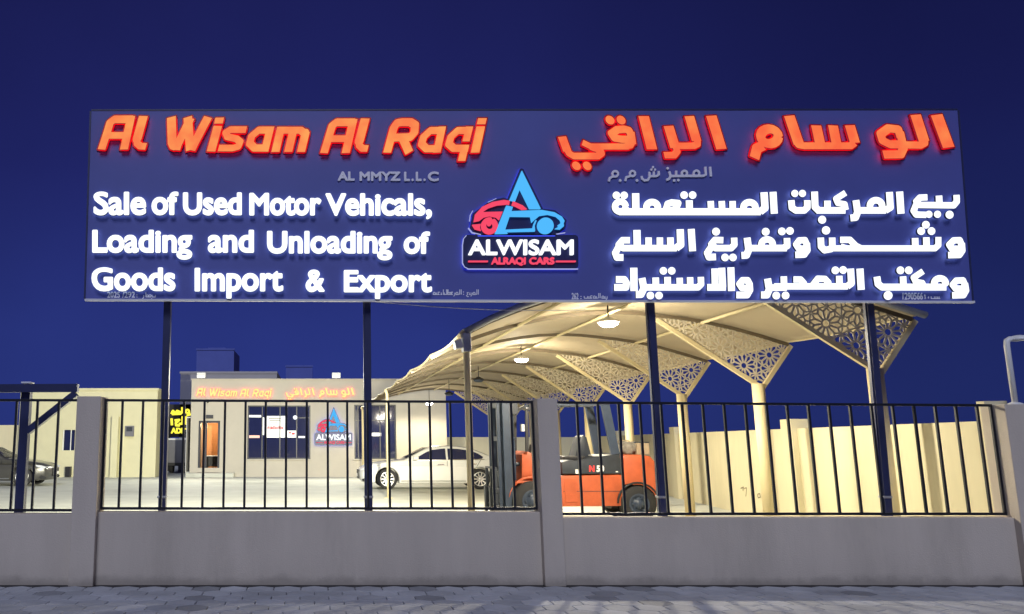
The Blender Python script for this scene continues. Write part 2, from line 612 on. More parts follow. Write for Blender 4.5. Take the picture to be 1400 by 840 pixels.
def rdp(pts, tol):
    n = len(pts)
    P = np.array(pts)
    far = int(np.argmax(np.hypot(*(P - P[0]).T)))
    keep = {0, far}

    def rec(i, j):
        st = [(i, j)]
        while st:
            i, j = st.pop()
            if j - i < 2:
                continue
            idx = np.arange(i + 1, j) % n
            d = seg_dist(P[idx, 0], P[idx, 1], P[i % n], P[j % n])
            k = int(np.argmax(d))
            if d[k] > tol:
                keep.add((i + 1 + k) % n)
                st += [(i, i + 1 + k), (i + 1 + k, j)]
    rec(0, far)
    rec(far, n)
    return [tuple(P[i]) for i in sorted(keep)]


def shape(prims, off=0.0, st=0.3, tol=0.07, sh=0.0, yr=0.0, margin=3.0):
    """prims in photo-plane units -> closed outlines; sh = slant removed before, restored after"""
    def un(q):
        return (q[0] + sh * (q[1] - yr), q[1])
    pr = []
    for p in prims:
        if p[0] in 'sc':
            pr.append((p[0], p[1], [un(q) for q in p[2]] if p[0] == 's' else un(p[2])))
        elif p[0] == 'p':
            pr.append(('p', [un(q) for q in p[1]]))
        else:
            pr.append(('l', [[un(q) for q in l] for l in p[1]]))
    ext = []
    for p in pr:
        pts = [p[2]] if p[0] == 'c' else p[2] if p[0] == 's' else p[1] if p[0] == 'p' else [q for l in p[1] for q in l]
        r = p[1] if p[0] == 'c' else p[1] * 0.75 if p[0] == 's' else 0
        xs = [q[0] for q in pts]; ys = [q[1] for q in pts]
        ext.append((min(xs) - r - off - margin, min(ys) - r - off - margin, max(xs) + r + off + margin, max(ys) + r + off + margin))
    x0, y0 = min(e[0] for e in ext), min(e[1] for e in ext)
    x1, y1 = max(e[2] for e in ext), max(e[3] for e in ext)
    nx, ny = int((x1 - x0) / st) + 2, int((y1 - y0) / st) + 2
    D = np.full((ny, nx), 50.0)
    for p, e in zip(pr, ext):
        i0, i1 = max(0, int((e[0] - x0) / st) - 1), min(nx, int((e[2] - x0) / st) + 2)
        j0, j1 = max(0, int((e[1] - y0) / st) - 1), min(ny, int((e[3] - y0) / st) + 2)
        X, Y = np.meshgrid(x0 + st * np.arange(i0, i1), y0 + st * np.arange(j0, j1))
        D[j0:j1, i0:i1] = np.minimum(D[j0:j1, i0:i1], prim_sdf(X, Y, p) - off)
    D[np.abs(D) < 1e-6] = 1e-6
    out = []
    for l in contours(D, x0, y0, st):
        l = rdp(l, tol)
        if len(l) >= 3:
            out.append([(x - sh * (y - yr), y) for x, y in l])
    return out


def font_loops(s):
    c = bpy.data.curves.new('txt', 'FONT')
    c.body = s
    c.fill_mode = 'NONE'
    c.resolution_u = 5
    o = bpy.data.objects.new('txt', c)
    COL.objects.link(o)
    dg = bpy.context.evaluated_depsgraph_get()
    me = bpy.data.meshes.new_from_object(o.evaluated_get(dg))
    adj = {}
    for e in me.edges:
        a, b = e.vertices
        adj.setdefault(a, []).append(b); adj.setdefault(b, []).append(a)
    V = [(v.co.x, v.co.y) for v in me.vertices]
    loops = []
    seen = set()
    for s0 in adj:
        if s0 in seen:
            continue
        lp = [s0]; seen.add(s0)
        k = adj[s0][0]
        while k not in seen:
            lp.append(k); seen.add(k)
            k = next((q for q in adj[k] if q not in seen), k)
        if len(lp) > 2:
            loops.append([V[q] for q in lp])
    bpy.data.objects.remove(o)
    bpy.data.curves.remove(c)
    bpy.data.meshes.remove(me)
    return loops


CAPH = max(q[1] for l in font_loops('H') for q in l)


XH = max(q[1] for l in font_loops('x') for q in l)


def lift(y, xh):
    """raise the lower-case height to a fraction xh of the capital height"""
    if not xh or y <= 0:
        return y
    t = xh * CAPH
    return y * t / XH if y <= XH else t + (y - XH) * (CAPH * 1.02 - t) / (CAPH * 1.02 - XH)


def word(s, x0, x1, cap, base, off, xh=None):
    """font word fitted to photo-plane columns x0..x1, capital top and baseline; returns outline prim and offset"""
    L = [[(x, lift(y, xh)) for x, y in l] for l in font_loops(s)]
    xs = [q[0] for l in L for q in l]
    a, b = min(xs), max(xs)
    sx = (x1 - x0 - 2 * off) / (b - a)
    sy = (base - cap - 2 * off) / CAPH
    return [[(x0 + off + (q[0] - a) * sx, base - off - q[1] * sy) for q in l] for l in L]


def words(lst, off, st=0.3, tol=0.07, xh=None):
    out = []
    for s, x0, x1, cap, base in lst:
        out += shape([('l', word(s, x0, x1, cap, base, off, xh))], off=off, st=st, tol=tol, margin=2.5)
    return out


def Z(ox, oy, s, prims):
    """primitives measured in an enlargement (origin ox,oy, scale s) -> photo-plane units"""
    out = []
    f = lambda q: (ox + q[0] / s, oy + q[1] / s)
    for p in prims:
        if p[0] == 's':
            out.append(('s', p[1] / s, [f(q) for q in p[2]]))
        elif p[0] == 'c':
            out.append(('c', p[1] / s, f(p[2])))
        else:
            out.append(('p', [f(q) for q in p[1]]))
    return out


def S(w, *pts):
    return ('s', w, list(pts))


def D(r, x, y):
    return ('c', r, (x, y))


def ring(cx, cy, r, w, a0=0, a1=360, n=16, ry=None):
    ry = ry or r
    return ('s', w, [(cx + r * math.cos(R(a0 + (a1 - a0) * k / n)), cy + ry * math.sin(R(a0 + (a1 - a0) * k / n))) for k in range(n + 1)])


def extrude(name, loops, plane, Y, t, mats, parent):
    """outlines -> one solid: front face at depth Y, thickness t going back; mats = face, side, back"""
    c = bpy.data.curves.new(name, 'CURVE')
    c.dimensions = '2D'
    c.fill_mode = 'BOTH'
    c.extrude = t / 2
    for l in loops:
        sp = c.splines.new('POLY')
        sp.points.add(len(l) - 1)
        for p, q in zip(sp.points, l):
            w = plane(q[0], q[1])
            p.co = (w.x, w.z, 0, 1)
        sp.use_cyclic_u = True
    o = bpy.data.objects.new(name, c)
    COL.objects.link(o)
    dg = bpy.context.evaluated_depsgraph_get()
    me = bpy.data.meshes.new_from_object(o.evaluated_get(dg))
    bpy.data.objects.remove(o)
    bpy.data.curves.remove(c)
    me.transform(Matrix(((1, 0, 0, 0), (0, 0, -1, Y + t / 2), (0, 1, 0, 0), (0, 0, 0, 1))))
    me.update()
    me.materials.clear()
    for m in mats:
        me.materials.append(m)
    for p in me.polygons:
        n = p.normal
        p.material_index = 0 if n.y < -0.5 else (2 if n.y > 0.5 else 1) if len(mats) > 2 else 0
        p.use_smooth = False
    me.name = name
    return link(name, me, parent)


# ---- outlines traced once (in the sign's own plane), used on the big sign and on the office front
sA = 1400 / 275.0
latin = Z(125, 150, sA, [
    S(54, (70, 278), (112, 150), (130, 90), (160, 68), (285, 68)), S(56, (277, 45), (226, 278)), S(46, (100, 180), (245, 180)),
    S(62, (362, 45), (318, 205)), S(46, (316, 190), (318, 235), (340, 255), (380, 257)), D(30, 318, 205),
    S(60, (556, 52), (562, 235)), S(60, (562, 225), (572, 250), (592, 256)), S(58, (588, 282), (600, 245), (690, 60)), S(58, (670, 52), (688, 282)), S(60, (694, 283), (714, 240), (812, 52)),
    S(60, (893, 56), (884, 98)), S(60, (880, 114), (832, 292)),
    S(46, (1078, 140), (965, 140), (935, 160), (948, 190), (1010, 204), (1035, 225), (1022, 258), (985, 268), (885, 268)),
    S(52, (1248, 118), (1205, 293)), S(50, (1250, 143), (1165, 143), (1115, 185), (1102, 235), (1135, 268), (1220, 268)),
])
latin += [S(11, (384.5, 173.5), (376.5, 208)), S(11, (401, 178), (394, 208)), S(9.5, (383, 178.3), (411, 178.3), (417, 183)),
          S(11, (418, 180.5), (411.5, 208)), D(5.2, 417, 181.5)]
latin += Z(400, 150, sA, [
    S(54, (218, 303), (258, 172), (276, 112), (306, 89), (430, 89)), S(56, (424, 66), (370, 303)), S(46, (245, 203), (385, 203)),
    S(62, (506, 62), (464, 222)), S(46, (462, 205), (464, 250), (486, 271), (524, 271)), D(30, 464, 222),
    S(55, (658, 300), (705, 125), (728, 93), (760, 88), (820, 88), (852, 108), (848, 160), (820, 192), (690, 196)), S(55, (765, 196), (812, 300)),
    S(52, (1042, 118), (1004, 300)), S(50, (1045, 146), (960, 146), (912, 190), (898, 240), (932, 273), (1012, 273)),
    S(50, (1232, 118), (1207, 222)), S(50, (1240, 146), (1150, 146), (1102, 190), (1088, 240), (1122, 270), (1225, 270)), S(52, (1200, 255), (1176, 358)),
    S(60, (1322, 60), (1312, 103)), S(60, (1310, 117), (1270, 300)),
])
arab = Z(750, 150, 5.0, [
    S(58, (92, 185), (128, 285)), S(46, (122, 268), (140, 300), (172, 318), (335, 318), (362, 298), (352, 275), (305, 262), (285, 253)),
    S(42, (232, 225), (290, 253), (545, 253)), S(42, (520, 253), (560, 245), (573, 220)), S(54, (573, 235), (560, 150)),
    S(50, (565, 180), (550, 142), (520, 134), (470, 138), (430, 165), (450, 195), (500, 203), (560, 205)),
    D(29, 190, 385), D(29, 264, 385), D(30, 420, 72), D(30, 496, 72),
    S(72, (650, 45), (707, 272)),
    S(68, (820, 112), (866, 262)), S(44, (862, 240), (880, 285), (858, 312), (790, 312)),
    S(66, (962, 45), (1012, 215)), S(44, (1018, 200), (1018, 235), (990, 248), (865, 248)),
    S(72, (1112, 42), (1182, 270)),
])
arab += Z(1010, 150, 1400 / 310.0, [
    ring(190, 165, 55, 56, ry=46), S(58, (150, 222), (112, 240), (97, 300)),
    S(66, (312, 38), (372, 215)), S(42, (350, 190), (368, 218), (400, 224), (690, 224), (716, 205)),
    S(62, (478, 98), (505, 222)), S(60, (582, 98), (606, 222)), S(62, (686, 97), (718, 205)),
    S(50, (1000, 175), (985, 122), (925, 116), (876, 152), (888, 192), (935, 215), (1015, 215)), S(50, (995, 135), (1018, 235), (1000, 276), (893, 278)),
    S(66, (1092, 32), (1145, 195)), S(44, (1148, 180), (1148, 205), (1120, 220), (1010, 218)),
    S(74, (1222, 32), (1297, 234)),
])
sE = 1296 / 250.0
sF = 1349 / 265.0
wa1 = Z(825, 250, sE, [
    ring(120, 170, 38, 46, ry=36), D(27, 92, 90), D(27, 147, 90), S(52, (228, 75), (230, 206)), S(50, (110, 206), (1115, 206)),
    ring(345, 172, 40, 48, 170, 370, ry=34), S(46, (440, 200), (455, 150), (485, 140), (530, 145), (515, 185), (455, 205)),
    S(50, (608, 125), (610, 206)), D(27, 572, 88), D(27, 632, 88),
    S(46, (760, 130), (764, 206)), S(46, (838, 130), (842, 206)), S(46, (915, 130), (917, 206)),
    ring(1035, 175, 42, 48, 170, 370, ry=36), S(52, (1138, 68), (1145, 180), (1110, 206)), S(50, (1202, 65), (1211, 220))])
wa1 += Z(1070, 250, sF, [
    S(46, (60, 122), (65, 175), (92, 193), (150, 193), (172, 172), (172, 122)), D(25, 85, 75), D(25, 138, 75),
    S(48, (222, 62), (226, 170), (250, 193)), S(46, (235, 193), (438, 193)), S(46, (312, 125), (312, 193)), D(28, 275, 258),
    S(42, (438, 70), (372, 112), (385, 142), (432, 150), (440, 190)),
    S(48, (510, 122), (522, 205), (508, 242), (472, 246)), S(46, (520, 193), (720, 193)),
    ring(650, 160, 42, 46, 170, 370, ry=38), S(48, (743, 65), (750, 172), (715, 193)), S(50, (814, 62), (824, 216)),
    S(44, (1008, 102), (955, 104), (930, 130), (955, 155), (1190, 158), (1212, 132), (1210, 85)), S(44, (930, 152), (912, 195), (930, 222), (1000, 224)),
    S(46, (1088, 90), (1092, 158)), D(25, 1018, 220), D(25, 1078, 220), D(28, 1162, 223)])
wa2 = Z(825, 250, sE, [
    S(46, (188, 408), (135, 408), (108, 440), (140, 464), (520, 464)), S(48, (108, 455), (84, 498), (96, 530), (142, 530)),
    S(52, (237, 335), (240, 464)), S(46, (320, 388), (320, 464)), S(46, (400, 388), (400, 464)), S(48, (474, 388), (476, 464)),
    S(52, (544, 330), (548, 440), (515, 464)), S(50, (622, 328), (632, 486)),
    D(28, 798, 347), S(46, (850, 408), (790, 406), (765, 436), (795, 464), (905, 464), (928, 440), (926, 390)), S(48, (765, 455), (736, 498), (748, 528), (798, 526)),
    D(27, 862, 530), D(27, 918, 530),
    S(50, (1018, 390), (1030, 475), (1014, 514), (978, 516)), S(46, (1030, 464), (1300, 464)), ring(1160, 436, 40, 46, 170, 370, ry=34), D(28, 1150, 348)])
wa2 += [D(5.3, 1069, 316.6), D(5.3, 1080, 316)]
wa2 += Z(1070, 250, sF, [
    S(46, (30, 385), (32, 440), (5, 455), (-60, 455)),
    S(44, (168, 430), (155, 400), (115, 402), (94, 430), (112, 458), (168, 460)), S(46, (168, 420), (172, 470), (150, 500), (88, 502)),
    S(46, (265, 382), (268, 445), (292, 470), (335, 462), (346, 440), (345, 382)), D(29, 302, 332),
    S(44, (400, 398), (468, 398), (510, 440), (545, 457)), S(42, (340, 457), (1060, 457), (1084, 435), (1084, 378)), S(40, (420, 457), (430, 430)),
    S(46, (922, 385), (924, 457)), S(46, (1000, 380), (1002, 457)), D(27, 997, 293), D(27, 964, 337), D(27, 1036, 337),
    S(44, (1245, 430), (1232, 400), (1190, 402), (1160, 432), (1178, 460), (1248, 460)), S(46, (1246, 420), (1250, 472), (1230, 502), (1152, 504))])
wa3 = Z(825, 250, sE, [
    S(48, (88, 686), (148, 686), (164, 712), (160, 742), (76, 742)), S(52, (215, 603), (217, 768)),
    S(50, (273, 676), (287, 750), (266, 792), (230, 793)), S(46, (285, 742), (670, 742), (692, 720), (690, 668)),
    S(48, (370, 672), (372, 742)), D(27, 333, 800), D(27, 394, 800), S(48, (454, 668), (456, 742)), D(27, 425, 625), D(27, 484, 625),
    S(46, (540, 674), (542, 742)), S(46, (614, 670), (616, 742)),
    S(48, (788, 608), (792, 742)), S(50, (838, 603), (845, 742)), S(48, (735, 742), (868, 742)), S(50, (903, 600), (908, 768)),
    S(46, (1036, 720), (1022, 692), (985, 692), (964, 718), (982, 746), (1036, 748)), S(48, (1034, 710), (1038, 760), (1018, 796), (942, 796)),
    S(50, (1163, 680), (1176, 755), (1158, 796), (1117, 796)), S(46, (1176, 744), (1300, 744))])
wa3 += [D(5.3, 1061.3, 404.3), D(5.3, 1074, 404.2)]
wa3 += Z(1070, 250, sF, [
    S(46, (8, 652), (10, 722)), S(44, (75, 674), (125, 674), (148, 700), (152, 722)), S(44, (-60, 722), (455, 722)),
    S(44, (208, 715), (245, 668), (295, 670), (318, 695), (312, 722)), S(46, (394, 648), (396, 722)), D(27, 367, 610), D(27, 421, 608),
    S(48, (473, 598), (479, 700), (450, 722)), S(50, (538, 598), (547, 746)),
    S(48, (656, 654), (664, 705), (692, 727), (1140, 727)), D(31, 734, 785), S(46, (838, 652), (842, 727)), D(27, 820, 610), D(27, 878, 610),
    S(42, (978, 616), (912, 660), (926, 690), (972, 698), (985, 727)), ring(1095, 700, 40, 46, 170, 370, ry=34),
    S(44, (1268, 710), (1255, 680), (1208, 682), (1184, 710), (1204, 737), (1272, 738)), S(46, (1268, 700), (1276, 750), (1258, 782), (1180, 784))])
minor = Z(820, 215, 1400 / 170.0, [
    S(26, (1243, 108), (1253, 216)), S(26, (1190, 108), (1195, 195), (1170, 210), (795, 212)), ring(1090, 182, 32, 24), ring(955, 182, 30, 24),
    S(24, (862, 152), (862, 210)), D(15, 838, 262), D(15, 886, 258), S(26, (783, 160), (800, 215), (780, 246), (748, 258)), D(15, 765, 125),
    S(24, (664, 155), (666, 195), (640, 213), (560, 215)), S(24, (610, 162), (610, 212)), S(24, (560, 165), (562, 220), (545, 256), (505, 262), (477, 242), (472, 212)),
    D(13, 600, 112), D(13, 582, 140), D(13, 622, 140), D(16, 420, 262), ring(370, 185, 30, 24), S(24, (345, 215), (300, 225), (288, 268)),
    D(16, 230, 262), ring(175, 188, 32, 24), S(24, (148, 218), (112, 235), (103, 272))])


def tiny(x, y, h, spec):
    """a small joined Arabic word written right to left from pen strokes; spec letters by shape"""
    pr = []
    w = 1.15
    for ch in spec:
        if ch == '|':      # upright
            pr.append(S(w, (x, y - h), (x, y))); x -= 2.0
        elif ch == 'l':    # upright joined to the left
            pr.append(S(w, (x, y - h), (x, y - 0.5), (x - 2.2, y))); x -= 2.2
        elif ch == 'o':    # small loop
            pr.append(ring(x - 1.6, y - 1.6, 1.5, w, n=10)); pr.append(S(w, (x, y), (x - 3.6, y))); x -= 3.6
        elif ch == 't':    # tooth
            pr.append(S(w, (x - .9, y - 2.8), (x - .9, y), (x - 2.2, y))); pr.append(S(w, (x + .5, y), (x - 2.2, y))); x -= 2.2
        elif ch == '.':
            pr.append(D(.75, x + .6, y + 2.2))
        elif ch == "'":
            pr.append(D(.75, x + .7, y - 5.0))
        elif ch == 'r':
            pr.append(S(w, (x - .8, y - 2.6), (x - 1.0, y + .4), (x - 2.6, y + 2.4))); x -= 2.8
        elif ch == 'u':
            pr.append(S(w, (x - .5, y - 3), (x - .7, y), (x - 5, y), (x - 5.3, y - 3))); x -= 6.4
        elif ch == 'e':    # ain
            pr.append(S(w, (x - .6, y - 3.4), (x - 3, y - 3.2), (x - 3.2, y - 1.4), (x - 1.4, y), (x - 4.4, y))); x -= 4.4
        elif ch == 'E':    # final ain
            pr.append(S(w, (x - .5, y - 3), (x - 2.6, y - 2.6), (x - 1.6, y - .4), (x - 3.4, y + 1.4), (x - 2, y + 2.8), (x - .2, y + 2.6))); x -= 4.6
        elif ch == ':':
            pr += [D(.75, x - 1, y - 3.6), D(.75, x - 1, y - .4)]; x -= 2.4
        elif ch == ' ':
            x -= 1.8
    return pr


tiny_text = shape(tiny(213, 406.3, 6.2, "u.oo|r"), st=0.22, tol=0.05)
tiny_text += shape(tiny(654, 403, 7.0, "|lortE : |loreLl".replace('L', 'o')) + tiny(618, 403, 7.0, "o |lr|ter".replace('r', 't') + "o"), st=0.22, tol=0.05)
tiny_text += shape(tiny(831, 408, 7.0, "rto |ltoetu"), st=0.22, tol=0.05)
tiny_text += shape(tiny(1285, 408.5, 7.0, "tttu u'"), st=0.22, tol=0.05)
tiny_text += words([('2025', 146.5, 164, 399, 407.3), ('/292', 167, 184.5, 399, 407.3), (':', 186.3, 188, 401, 407),
                    ('262', 781.5, 791, 400.8, 409.5), (':', 793.5, 795.2, 403, 409), ('1290566', 1234, 1262, 400.5, 409.8), (':', 1264, 1265.8, 402, 409)], 0.22, 0.2, 0.05)

O_latin = shape(latin, sh=0.24, yr=190)
O_arab = shape(arab, sh=-0.24, yr=190)
O_white_ar = [shape(wa1), shape(wa2), shape(wa3)]
EN = [('Sale', 127.7, 200, 262.5, 294.4), ('of', 207, 244, 262.5, 294.4), ('Used', 250, 330.7, 263.3, 294.6), ('Motor', 340.7, 439.5, 264, 295), ('Vehicals,', 445, 590.7, 264.5, 295.3),
                    ('Loading', 126, 263, 314.5, 346), ('and', 284, 347.3, 314.5, 346), ('Unloading', 365, 536.7, 316, 347), ('of', 551.7, 588, 317, 347.5),
                    ('Goods', 125, 240, 366, 398.3), ('Import', 266, 387.3, 366.5, 398.8), ('&', 417.7, 443.8, 368.5, 399.4), ('Export', 470, 590.7, 369.5, 400)]
O_white_en = [(words([w for w in EN if a < w[4] < b], 1.7, xh=0.75), 3.5) for a, b in ((280, 300), (340, 350), (390, 405))]
O_minor_en = words([('AL', 461.7, 485, 234.6, 247.2), ('MMYZ', 491.5, 547.5, 234.8, 247.4), ('L', 552.5, 560.5, 235, 247.6), ('.', 562.6, 565.8, 235, 247.6), ('L', 568.5, 576.5, 235, 247.6), ('.', 578.8, 582, 235, 247.6), ('C', 585, 600, 234.8, 247.8)], 0.75, 0.25)
O_minor_ar = shape(minor, st=0.25)
sL = 985 / 170.0
red_logo = Z(630, 225, sL, [
    ('p', [(112, 398), (170, 335), (250, 298), (340, 282), (388, 288), (384, 318), (370, 315), (290, 322), (220, 345), (168, 380)]),
    ('p', [(414, 292), (490, 325), (525, 355), (485, 358), (435, 332), (404, 322)]),
    ('p', [(103, 455), (114, 396), (170, 378), (332, 374), (305, 440), (280, 418), (230, 408), (185, 418), (150, 445)]),
    ring(228, 486, 47, 40, -60, 285, 24), D(17, 226, 470),
    ('p', [(90, 478), (158, 472), (150, 500), (160, 525), (112, 512)])])
blue_logo = Z(630, 225, sL, [
    ('p', [(483, 50), (632, 352), (545, 352), (468, 195), (430, 294), (386, 282)]),
    ('p', [(360, 327), (412, 338), (352, 515), (350, 530), (372, 548), (270, 550)]),
    ('p', [(392, 372), (640, 362), (740, 380), (800, 415), (821, 448), (812, 475), (775, 492), (768, 482), (795, 462), (788, 440), (755, 412), (690, 396), (625, 406), (585, 440), (562, 462), (552, 414), (376, 412)]),
    ('p', [(352, 518), (568, 508), (578, 470), (592, 442), (600, 446), (584, 488), (588, 530), (352, 535)]),
    D(64, 671, 486), ('p', [(745, 510), (815, 474), (815, 492), (788, 514)])])
O_red_logo = shape(red_logo, st=0.22)
O_blue_logo = shape(blue_logo, st=0.22)
O_plate = shape(Z(630, 225, sL, [('p', [(483, 50), (632, 352), (380, 352), (386, 282)]),
                                 ('p', [(112, 398), (250, 298), (340, 282), (525, 355), (740, 380), (820, 448), (810, 500), (740, 550), (140, 550), (92, 500)])]), off=3.2)
O_plate += shape(Z(630, 225, sL, [('p', [(50, 590), (900, 590), (900, 795), (50, 795)])]), off=5.5)
O_line = shape(Z(630, 225, sL, [S(7, (45, 562), (22, 588), (14, 640), (14, 780), (28, 812), (60, 828), (930, 828)), S(6, (96, 366), (76, 400), (70, 450)),
                                S(8, (60, 503), (90, 540), (160, 557)), S(5, (215, 300), (282, 270)), S(6, (755, 552), (828, 540))]), st=0.22, tol=0.05)
O_alwisam = words([('ALWISAM', 640.5, 784.5, 327.6, 348.6)], 0.85)
O_cars = words([('ALRAQI', 672, 719, 351.8, 361.4), ('CARS', 724, 758.3, 351.8, 361.4)], 0.5, 0.22, 0.05)
O_cars += shape(Z(630, 225, sL, [S(11, (60, 767), (216, 767)), S(11, (756, 767), (912, 767))]), st=0.22)

# ------------------------------------------------------------------ billboard
YP = 9.95
YL = YP - 0.072


def logo(root, plane_for, Y, k=1.0):
    lg = extrude('logo', O_plate, plane_for(Y + .03 * k), Y + 0.03 * k, 0.022 * k, (M['navy'], M['navy'], M['blue_back']), root)
    pl = plane_for(Y)
    extrude('car_emblem', O_red_logo, pl, Y - 0.005 * k, 0.033 * k, (M['pink_face'],), lg)
    extrude('letter_emblem', O_blue_logo, pl, Y - 0.010 * k, 0.038 * k, (M['blue_face'],), lg)
    extrude('lettering', O_alwisam, pl, Y, 0.028 * k, (M['white_face'],), lg)
    extrude('red_line_lettering', O_cars, pl, Y, 0.028 * k, (M['pink_face'],), lg)
    extrude('outline', O_line, plane_for(Y + .028 * k), Y + 0.028 * k, 0.02 * k, (M['pale_line'],), lg)


def by_word(name, loops, gap, plane, Y, t, mats, parent):
    """one part per word: outlines gathered across horizontal gaps"""
    ext = sorted(((min(q[0] for q in l), max(q[0] for q in l), l) for l in loops), key=lambda e: e[0])
    cur, hi = [], None
    for a, b, l in ext:
        if cur and a - hi > gap:
            extrude(name, cur, plane, Y, t, mats, parent)
            cur, hi = [], None
        cur.append(l)
        hi = b if hi is None else max(hi, b)
    extrude(name, cur, plane, Y, t, mats, parent)


def main_plane(Y):
    return lambda x, y: at(x, y, Y)


bb = thing('billboard', 'long blue billboard with glowing red and white lettering on four posts above the railing', 'billboard',
           loc=(at(700, 700, 10.1).x, 10.1, 0))
B0 = Vector(bb.location)


def rebase(root):
    """children were built in world space: keep them there"""
    bpy.context.view_layer.update()
    inv = root.matrix_world.inverted()
    for ch in root.children:
        if not ch.get('_based'):
            ch.matrix_parent_inverse = inv
            ch['_based'] = 1
    for ch in root.children:
        del ch['_based']


tl, tr, bl, brc = at(125, 152, YP), at(1309, 151, YP), at(117, 409, YP), at(1329, 412, YP)
pm = MB()
pm.prism([(tl.x, tl.z), (tr.x, tr.z), (brc.x, brc.z), (bl.x, bl.z)], YP, YP + 0.11)
pm.build('sign_panel', M['panel'], bb)
tm = MB()
g = 0.012
tm.beam((bl.x, YP - 0.02, bl.z - 0.017), (brc.x, YP - 0.02, brc.z - 0.017), 0.05, 0.026)
tm.build('bottom_trim', M['trim'], bb)
tm = MB()
tm.beam((tl.x, YP + .055, tl.z + 0.012), (tr.x, YP + .055, tr.z + 0.012), 0.12, 0.02)
tm.beam((tl.x - .012, YP + .055, tl.z), (bl.x - .012, YP + .055, bl.z), 0.12, 0.02, up=(1, 0, 0))
tm.beam((tr.x + .012, YP + .055, tr.z), (brc.x + .012, YP + .055, brc.z), 0.12, 0.02, up=(1, 0, 0))
tm.build('edge_trim', M['steel'], bb)
fm = MB()
for zz in (0.25, 1.05, 1.95):
    fm.beam((bl.x + .2, YP + 0.15, bl.z + zz), (brc.x - .2, YP + 0.15, bl.z + zz), 0.06, 0.06)
fm.build('back_frame', M['steel'], bb)
for (xa, ya, xb, yb) in ((230, 412, 222.5, 690), (502, 412, 504.5, 690), (888.5, 412, 905.5, 690), (1187, 413, 1212, 690)):
    a, b = at(xa, ya, 10.12), at(xb, yb, 10.12)
    d = (b - a) / (b.z - a.z)
    top = a + d * (2.0)
    bot = b - d * (b.z - 0.02)
    p = MB()
    p.beam(bot, top, 0.082, 0.082, up=(0, 1, 0))
    p.beam(bot + Vector((-.047, .01, 0)), top + Vector((-.047, .01, 0)), 0.012, 0.05, up=(0, 1, 0))
    po = p.build('post', M['steel'], bb)
    q = MB()
    c = bot + d * 0.92
    q.box(c.x - .062, c.y - .05, c.z - .014, c.x + .05, c.y + .05, c.z + .014, 0.004)
    q.build('clamp', M['steelgrey'], po)
    q = MB()
    q.box(bot.x - .13, bot.y - .13, 0.0, bot.x + .13, bot.y + .13, 0.018, 0.004)
    for sx in (-.09, .09):
        for sy in (-.09, .09):
            q.lathe([(0.015, 0.018), (0.015, 0.045), (0.008, 0.05)], (bot.x + sx, bot.y + sy, 0), seg=6)
    q.build('base_plate', M['steelgrey'], po)
for O, fm_ in ((O_latin, 'amber_face'), (O_arab, 'red_face')):
    by_word('red_lettering', O, 9, main_plane(YL), YL, 0.028, (M[fm_], M['red_side'], M['red_back']), bb)
for O in (shape(latin, off=2.0, sh=0.24, yr=190), shape(arab, off=2.0, sh=-0.24, yr=190)):
    by_word('halo_backing', O, 6, main_plane(YP - .025), YP - .018, 0.016, (M['crimson'],), bb)  # added plates whose crimson rims stand in for the tight red halo
WM = (M['white_face'], M['white_side'], M['white_back'])
for O, gp_ in O_white_en:
    by_word('white_lettering', O, gp_, main_plane(YL), YL, 0.030, WM, bb)
for O in O_white_ar:
    by_word('white_lettering', O, 5.5, main_plane(YL), YL, 0.030, WM, bb)
by_word('grey_lettering', O_minor_en, 4.5, main_plane(YP - 0.02), YP - 0.02, 0.018, (M['flatletter'],), bb)
by_word('grey_lettering', O_minor_ar, 8, main_plane(YP - 0.02), YP - 0.02, 0.018, (M['flatletter'],), bb)
by_word('small_print', tiny_text, 3.2, main_plane(YP - 0.006), YP - 0.006, 0.005, (M['flatletter'],), bb)
logo(bb, main_plane, YL)
rebase(bb)

cb = MB()
ca, cc_ = at(503, 412, 10.2), at(800, 424, 11.3)
pts = []
for k_ in range(13):
    f = k_ / 12
    p = ca.lerp(cc_, f); p.z -= .05 * math.sin(PI * f)
    pts.append(p)
cb.tube(pts, .006, 5)
tag(cb.build('cable', M['trim']), 'thin white cable hanging between the billboard and the canopy front', 'cable')

# ------------------------------------------------------------------ street wall, railings
wallz = 0.75
bw = thing('boundary_wall', 'low plastered street wall with tall square pillars along the pavement', 'wall', loc=(2, YF + .1, 0))
PIL = [(95.5, 128.5, 103, 137, 542), (743, 772.5, 736.5, 763.5, 545), (1396, 1440, 1384, 1420, 553)]
pil = []
for (bx0, bx1, tx0, tx1, ty) in PIL:
    x0 = (at(bx0, 792, YF - .09).x + at(tx0, ty, YF - .09).x) / 2
    x1 = (at(bx1, 792, YF - .09).x + at(tx1, ty, YF - .09).x) / 2
    zt = at(tx0, ty, YF - .09).z
    pil.append((x0, x1, zt))
    MB().box(x0, YF - 0.09, -0.03, x1, YF + 0.27, zt, 0.008).build('pillar', M['wall'], bw)
wt = [at(50, 703, YF).z, at(430, 700.5, YF).z, at(1070, 708, YF).z]
spans = [(-14.0, pil[0][0]), (pil[0][1], pil[1][0]), (pil[1][1], pil[2][0]), (pil[2][1], 24.0)]
for k, (a, b) in enumerate(spans):
    MB().box(a, YF, -0.03, b, YF + 0.20, wt[min(k, 2)], 0.006).build('wall_panel', M['wall'], bw)
rebase(bw)

